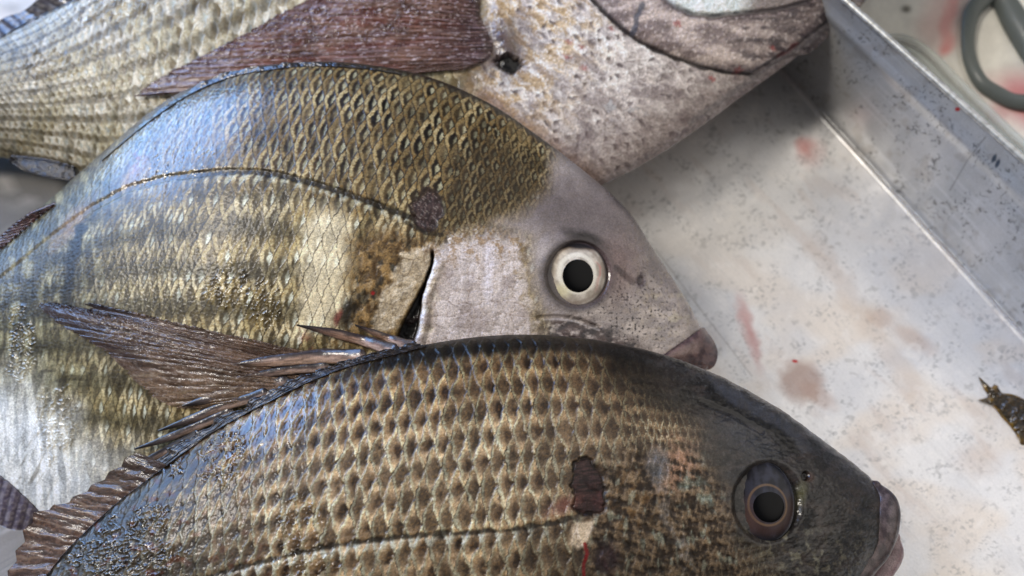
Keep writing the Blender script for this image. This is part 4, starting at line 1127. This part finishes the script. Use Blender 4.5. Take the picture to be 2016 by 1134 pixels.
# front fish: soft rear part of the back fin, spread as brown rays
def sf1(u, v, p, q):
    k = 17 * p + 0.25 * noise(p * 20, q * 3, 561); tri = np.abs(k - np.floor(k) - 0.5) * 2
    n2 = fbm(u / 10, v / 7, 562, 3); st_ = fbm(p * 60, q * 4, 563, 3)
    c = mix('#4a362d', '#6a5040', sst(-0.3, 0.4, n2))
    c = mix(c, '#8b7460', sst(0.75, 1.0, tri) * 0.6); c = mix(c, '#231a17', sst(0.4, 0.05, tri) * 0.55)
    c = mix(c, '#28211f', sst(0.35, 0.0, p) * 0.7)
    d = 1.6 * tri + 0.8 * st_ + 3 * noise(p * 7, q * 2, 564)
    return c, np.clip(0.38 + 0.1 * n2, 0.15, 0.6), 0.35 + 0 * u, d
BASE = [(330, 915), (280, 952), (230, 990), (180, 1035), (130, 1085), (85, 1140), (40, 1195)]
OUT = [(262, 888), (200, 940), (130, 985), (62, 1012), (34, 1075), (8, 1140), (-30, 1220)]
fin('soft_dorsal_fin', f1, BASE, OUT, smooth_map(depth([m1]), 3), 5, 260, 60, sf1, M_FINMID, fall=22, thick=3, jag=lambda p: 1 - 0.12 * np.abs((11 * p) % 1 - 0.5) * 2)

# membrane under the laid-back spines
def mf1(u, v, p, q):
    n2 = fbm(u / 12, v / 6, 571, 3); st_ = fbm((u + v) / 40, (u - v) / 5, 572, 3)
    c = mix('#1c1817', '#332b26', sst(-0.3, 0.4, n2)); c = mix(c, '#6b615d', sst(0.25, 0.5, st_) * 0.4)
    return c, np.clip(0.36 + 0.1 * n2, 0.15, 0.6), 0.3 + 0 * u, 2 * fbm(p * 12, q * 9, 573, 3)
fin('dorsal_membrane', f1, [(840, 682), (760, 702), (680, 724), (600, 756), (520, 796), (440, 838), (360, 892), (290, 945)],
    [(800, 672), (715, 696), (630, 720), (550, 752), (470, 794), (395, 840), (322, 884), (256, 934)], smooth_map(depth([m1]), 3), 4, 420, 36, mf1, fall=10, thick=3, jag=lambda p: 0.7 + 0.5 * fbm(p * 16, p * 0, 574, 3))

def spine(pts, radii, cols, lab=None, off0=6, off1=16):
    m = smooth_map(D12, 2)
    u = np.array([p[0] for p in pts], float); v = np.array([p[1] for p in pts], float)
    o = np.linspace(off0, off1, len(pts))
    q = drape(m, u, v, o)
    base = cols[0]; mid_ = cols[1]
    def cf(uu, vv, t, th):
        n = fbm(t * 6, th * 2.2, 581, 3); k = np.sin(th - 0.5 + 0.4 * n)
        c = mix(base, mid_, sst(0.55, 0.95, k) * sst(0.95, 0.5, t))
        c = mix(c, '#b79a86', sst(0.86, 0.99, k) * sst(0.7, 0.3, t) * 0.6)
        c = mix(c, '#100e0f', sst(0.0, 0.4, fbm(t * 9, th * 3, 582, 3)) * 0.5)
        return mix(c, '#171416', sst(0.6, 1.0, t) * 0.85)
    return tube('dorsal_spine', q, radii, M_FIN, f1, cf, 0.30, 0.5, nseg=24, nlen=80, rough_disp=0.22, flat=0.55)
spine([(812, 682), (770, 668), (735, 654), (700, 640)], [11, 8, 5, 1.5], ('#3a2f2d', '#8c6d5c'))
spine([(775, 690), (720, 672), (650, 654), (585, 640)], [12, 10, 7, 1.5], ('#352b2a', '#8a6a58'))
spine([(710, 702), (640, 702), (560, 708), (500, 714), (455, 718)], [13, 14, 11, 7, 2], ('#3a302d', '#a98b78'))
spine([(640, 722), (570, 728), (510, 738), (465, 745)], [10, 9, 6, 1.5], ('#2b2524', '#5d4c45'))
spine([(560, 752), (480, 766), (410, 785), (360, 799)], [12, 11, 8, 2], ('#2f292a', '#6c605c'))
spine([(520, 776), (440, 800), (370, 828), (312, 848)], [11, 10, 7, 1.5], ('#262122', '#5a4f4c'))
spine([(450, 812), (390, 838), (320, 866), (265, 884)], [10, 9, 6, 1.5], ('#262122', '#5a4f4c'))
spine([(390, 856), (330, 886), (270, 918), (230, 938)], [9, 8, 6, 1.5], ('#262122', '#4d4441'))

# ------------------------------------------------------------------ lips
def lipcol(c0_, c1_, seed):
    def f(u, v, t, th):
        n = fbm(u / 18, v / 18, seed, 3)
        c = mix(c0_, c1_, sst(-0.3, 0.3, n))
        return mix(c, hexc(c0_) * 0.6, sst(0.1, 0.5, fbm(u / 7, v / 12, seed + 1, 3)) * 0.5)
    return f
def lip(parent, pts, radii, cols, name='upper_lip', flat=0.9):
    q = np.array([P(p[0], p[1], p[2]) for p in pts])
    return tube(name, q, radii, M_SKIN, parent, lipcol(*cols), 0.32, 0.45, nseg=48, nlen=90, rough_disp=0.05, flat=flat)
def pad(name, parent, A, B, m, zB, bulge, colf, nA=120, nB=70):
    A = resample(A, nA); B = resample(B, nA)
    q = np.linspace(0, 1, nB)[None, :] * np.ones((nA, 1)); p = np.linspace(0, 1, nA)[:, None] * np.ones((1, nB))
    u = A[:, None, 0] * (1 - q) + B[:, None, 0] * q; v = A[:, None, 1] * (1 - q) + B[:, None, 1] * q
    dA = pix(drape(m, A[:, 0], A[:, 1], 0))[2]; dB = pix(P(B[:, 0], B[:, 1], zB))[2]
    n = fbm(u / 14, v / 14, 645, 3)
    g = CAM + rays(u, v) * (dA[:, None] * (1 - q ** 2) + dB[:, None] * q ** 2 - bulge * np.sin(np.pi * np.sqrt(q)) - 1.2 * n)[..., None]
    c = colf(u, v, p, q)
    return sheet(name, g, (c, 0.34 + 0.06 * n, 0.4 + 0 * u), M_SKIN, parent, 14)
def lipc(u, v, p, q):
    n = fbm(u / 18, v / 18, 646, 3)
    c = mix('#4a3a3c', '#6d5856', sst(-0.3, 0.3, n)); c = mix(c, '#857069', blob(u, v, 1352, 690, 34, 9, -25, 0.8) * 0.6)
    c = mix(c, '#5d3530', sst(0.0, 0.4, fbm(u / 9, v / 14, 647, 3)) * sst(700, 720, v) * 0.6)
    return mix(c, '#2a2021', sst(0.08, 0.0, q) * 0.7)
pad('upper_lip', f2, [(1292, 708), (1338, 676), (1362, 659), (1383, 644)], [(1318, 738), (1352, 735), (1386, 730), (1405, 722), (1413, 700), (1408, 676), (1387, 645)], D2s, 190, 9, lipc)
lip(f2, [(1310, 742, 215), (1345, 730, 205), (1375, 716, 195), (1390, 708, 190)], [14, 18, 19, 16], ('#4b3b3d', '#6a5552', 611), 'lower_lip')
lip(f1, [(1722, 958, 270), (1738, 992, 268), (1735, 1034, 268), (1722, 1074, 262), (1696, 1112, 268), (1664, 1160, 274), (1630, 1205, 276)], [12, 27, 31, 29, 26, 23, 18], ('#382f30', '#564a49', 621))
lip(f1, [(1757, 1058, 222), (1752, 1088, 216), (1732, 1120, 216), (1705, 1155, 216), (1670, 1200, 220)], [14, 24, 25, 25, 22], ('#80686c', '#9a8486', 631), 'lower_lip')
lip(f1, [(1748, 1046, 216), (1740, 1062, 216), (1722, 1085, 220)], [10, 11, 10], ('#a8643a', '#8a4a35', 641), 'mouth_lining')

# ------------------------------------------------------------------ dark scrap on the tray
def scrap():
    out = [(1926, 742), (1948, 762), (1958, 756), (1962, 772), (1990, 776), (2012, 785), (2034, 800), (2040, 840), (2026, 872), (2010, 876), (2004, 862), (1990, 842), (1972, 822), (1960, 806), (1946, 790), (1926, 788), (1944, 780), (1936, 764)]
    c = np.array([1992.0, 815.0]); o = resample(out + [out[0]], 261)[:-1]
    r = np.linspace(0.01, 1, 60)
    u = c[0] + (o[None, :, 0] - c[0]) * r[:, None]; v = c[1] + (o[None, :, 1] - c[1]) * r[:, None]
    n = fbm(u / 14, v / 14, 701, 4)
    g = P(u, v, 0 * u)
    dom = 7 * np.sqrt(np.maximum(1 - r ** 2, 0))[:, None] * (1 + 0.6 * n) + 2.5 + 2 * np.clip(n, 0, 1)
    dom[-1] = -1
    g[..., 2] += dom
    cc = mix('#1d160d', '#33260f', sst(-0.2, 0.4, n))
    cc = mix(cc, '#7a5a1a', sst(0.80, 1.05, r[:, None] + 0.3 * n) * 0.7)
    cc = mix(cc, '#5b3d0e', sst(0.2, 0.5, fbm(u / 6, v / 6, 702, 3)) * 0.5)
    q = grid_faces(60, 260, True); tr = np.array([[0, j, (j + 1) % 260] for j in range(1, 259)])
    if np.cross(g[20, 1] - g[20, 0], g[21, 0] - g[20, 0])[2] < 0: q = q[:, ::-1]; tr = tr
    ob = mesh_obj('fish_scrap', g.reshape(-1, 3), q, M_MESS, None, cc.reshape(-1, 3), 0.3, 0.6, tris=tr)
    tag(ob, 'small dark brown wet scrap with yellow edges on the tray floor', 'scrap')
scrap()

# ------------------------------------------------------------------ table, clear tub and tool beyond the tray
def bgcoat(u, v):
    n1 = fbm(u / 60, v / 60, 801, 3)
    c = mix('#d3d0c6', '#c6c3ba', sst(-0.3, 0.4, n1))
    c = mix(c, '#c9494a', (1 - sst(3, 22, dline(u + 10 * n1, v, [(1885, -40), (1872, 20), (1862, 60), (1858, 95)])[0])) * 0.75)
    c = mix(c, '#d9b3aa', (1 - sst(10, 70, dline(u + 10 * n1, v, [(1880, -40), (1850, 60)])[0])) * 0.6)
    c = mix(c, '#b7696c', blob(u + 20 * n1, v, 2040, 205, 85, 50, 20, 0.6) * 0.85)
    return mix(c, '#4b473f', blob(u, v, 1784, 18, 9, 7, 0, 0.8) * 0.9)
xs = np.concatenate([np.linspace(-12000, 300, 60), np.linspace(310, 1500, 240), np.linspace(1600, 12000, 50)])
ys = np.concatenate([np.linspace(-12000, 200, 60), np.linspace(210, 1700, 300), np.linspace(1800, 12000, 50)])
tg_ = np.stack(np.meshgrid(xs, ys, indexing='ij') + [np.full((len(xs), len(ys)), -70.0)], -1)
u, v, dpt = pix(tg_)
o = sheet('table', tg_, (bgcoat(np.where(dpt > 0, u, 1e5), v), 0.5, 0.0), M_PLASTIC, None, 60)
tag(o, kind='structure')

# clear shallow box under the tray: only its rounded corner shows past the rim
tub = bpy.data.objects.new('clear_box', None); COL.objects.link(tub)
tag(tub, 'clear plastic box under the tray, its rounded corner showing past the rim', 'box')
TZ = 20
edge_px = [(2300, 530), (2150, 396), (2016, 277), (1930, 196), (1885, 152), (1850, 116), (1820, 90), (1790, 74), (1755, 68), (1700, 70), (1600, 84), (1480, 104)]
ep = resample(np.array([P(a_, b_, TZ) for a_, b_ in edge_px]), 160)
tgv = np.gradient(ep, axis=0); tgv /= np.linalg.norm(tgv, axis=1, keepdims=True)
nrm = np.stack([tgv[:, 1], -tgv[:, 0], 0 * tgv[:, 0]], -1)
if nrm[40, 0] > 0: nrm = -nrm                              # towards the inside of the box, under the tray
for dz, in_, rad in ((0, 6, 9), (-10, 30, 8), (-4, 50, 7)):
    pp = ep + nrm * in_; pp[:, 2] += dz
    tube('rim', pp, [rad] * len(pp), M_CLEAR, tub, '#b3b8b4', 0.12, 0.6, nseg=14, nlen=320)
zz = np.linspace(0, 1, 24)
wgd = ep[:, None, :] + nrm[:, None, :] * (14 + 60 * zz)[None, :, None]
wgd[..., 2] = TZ - 6 - zz[None, :] * (TZ - 6 + 58)
sheet('wall', wgd, (np.broadcast_to(hexc('#8f9692'), wgd.shape).copy(), 0.12, 0.6), M_CLEAR, tub, 5)

hp = [(1945, -12), (1914, 25), (1905, 75), (1910, 120), (1930, 160), (1960, 182), (2000, 200), (2050, 196), (2062, 150), (2030, 95), (2000, 45), (1978, 5), (1962, -14), (1945, -12)]
hr = [26, 22, 17, 17, 18, 19, 20, 26, 32, 34, 34, 30, 28, 26]
q = np.array([P(a_, b_, -52) for a_, b_ in hp])
ob = tube('tool_handle', q, hr, M_PLASTIC, None, '#565b59', 0.45, 0.1, nseg=20, nlen=200, caps=False, flat=0.6)
tag(ob, 'dark grey looped plastic handle on the white table beyond the tray', 'handle')
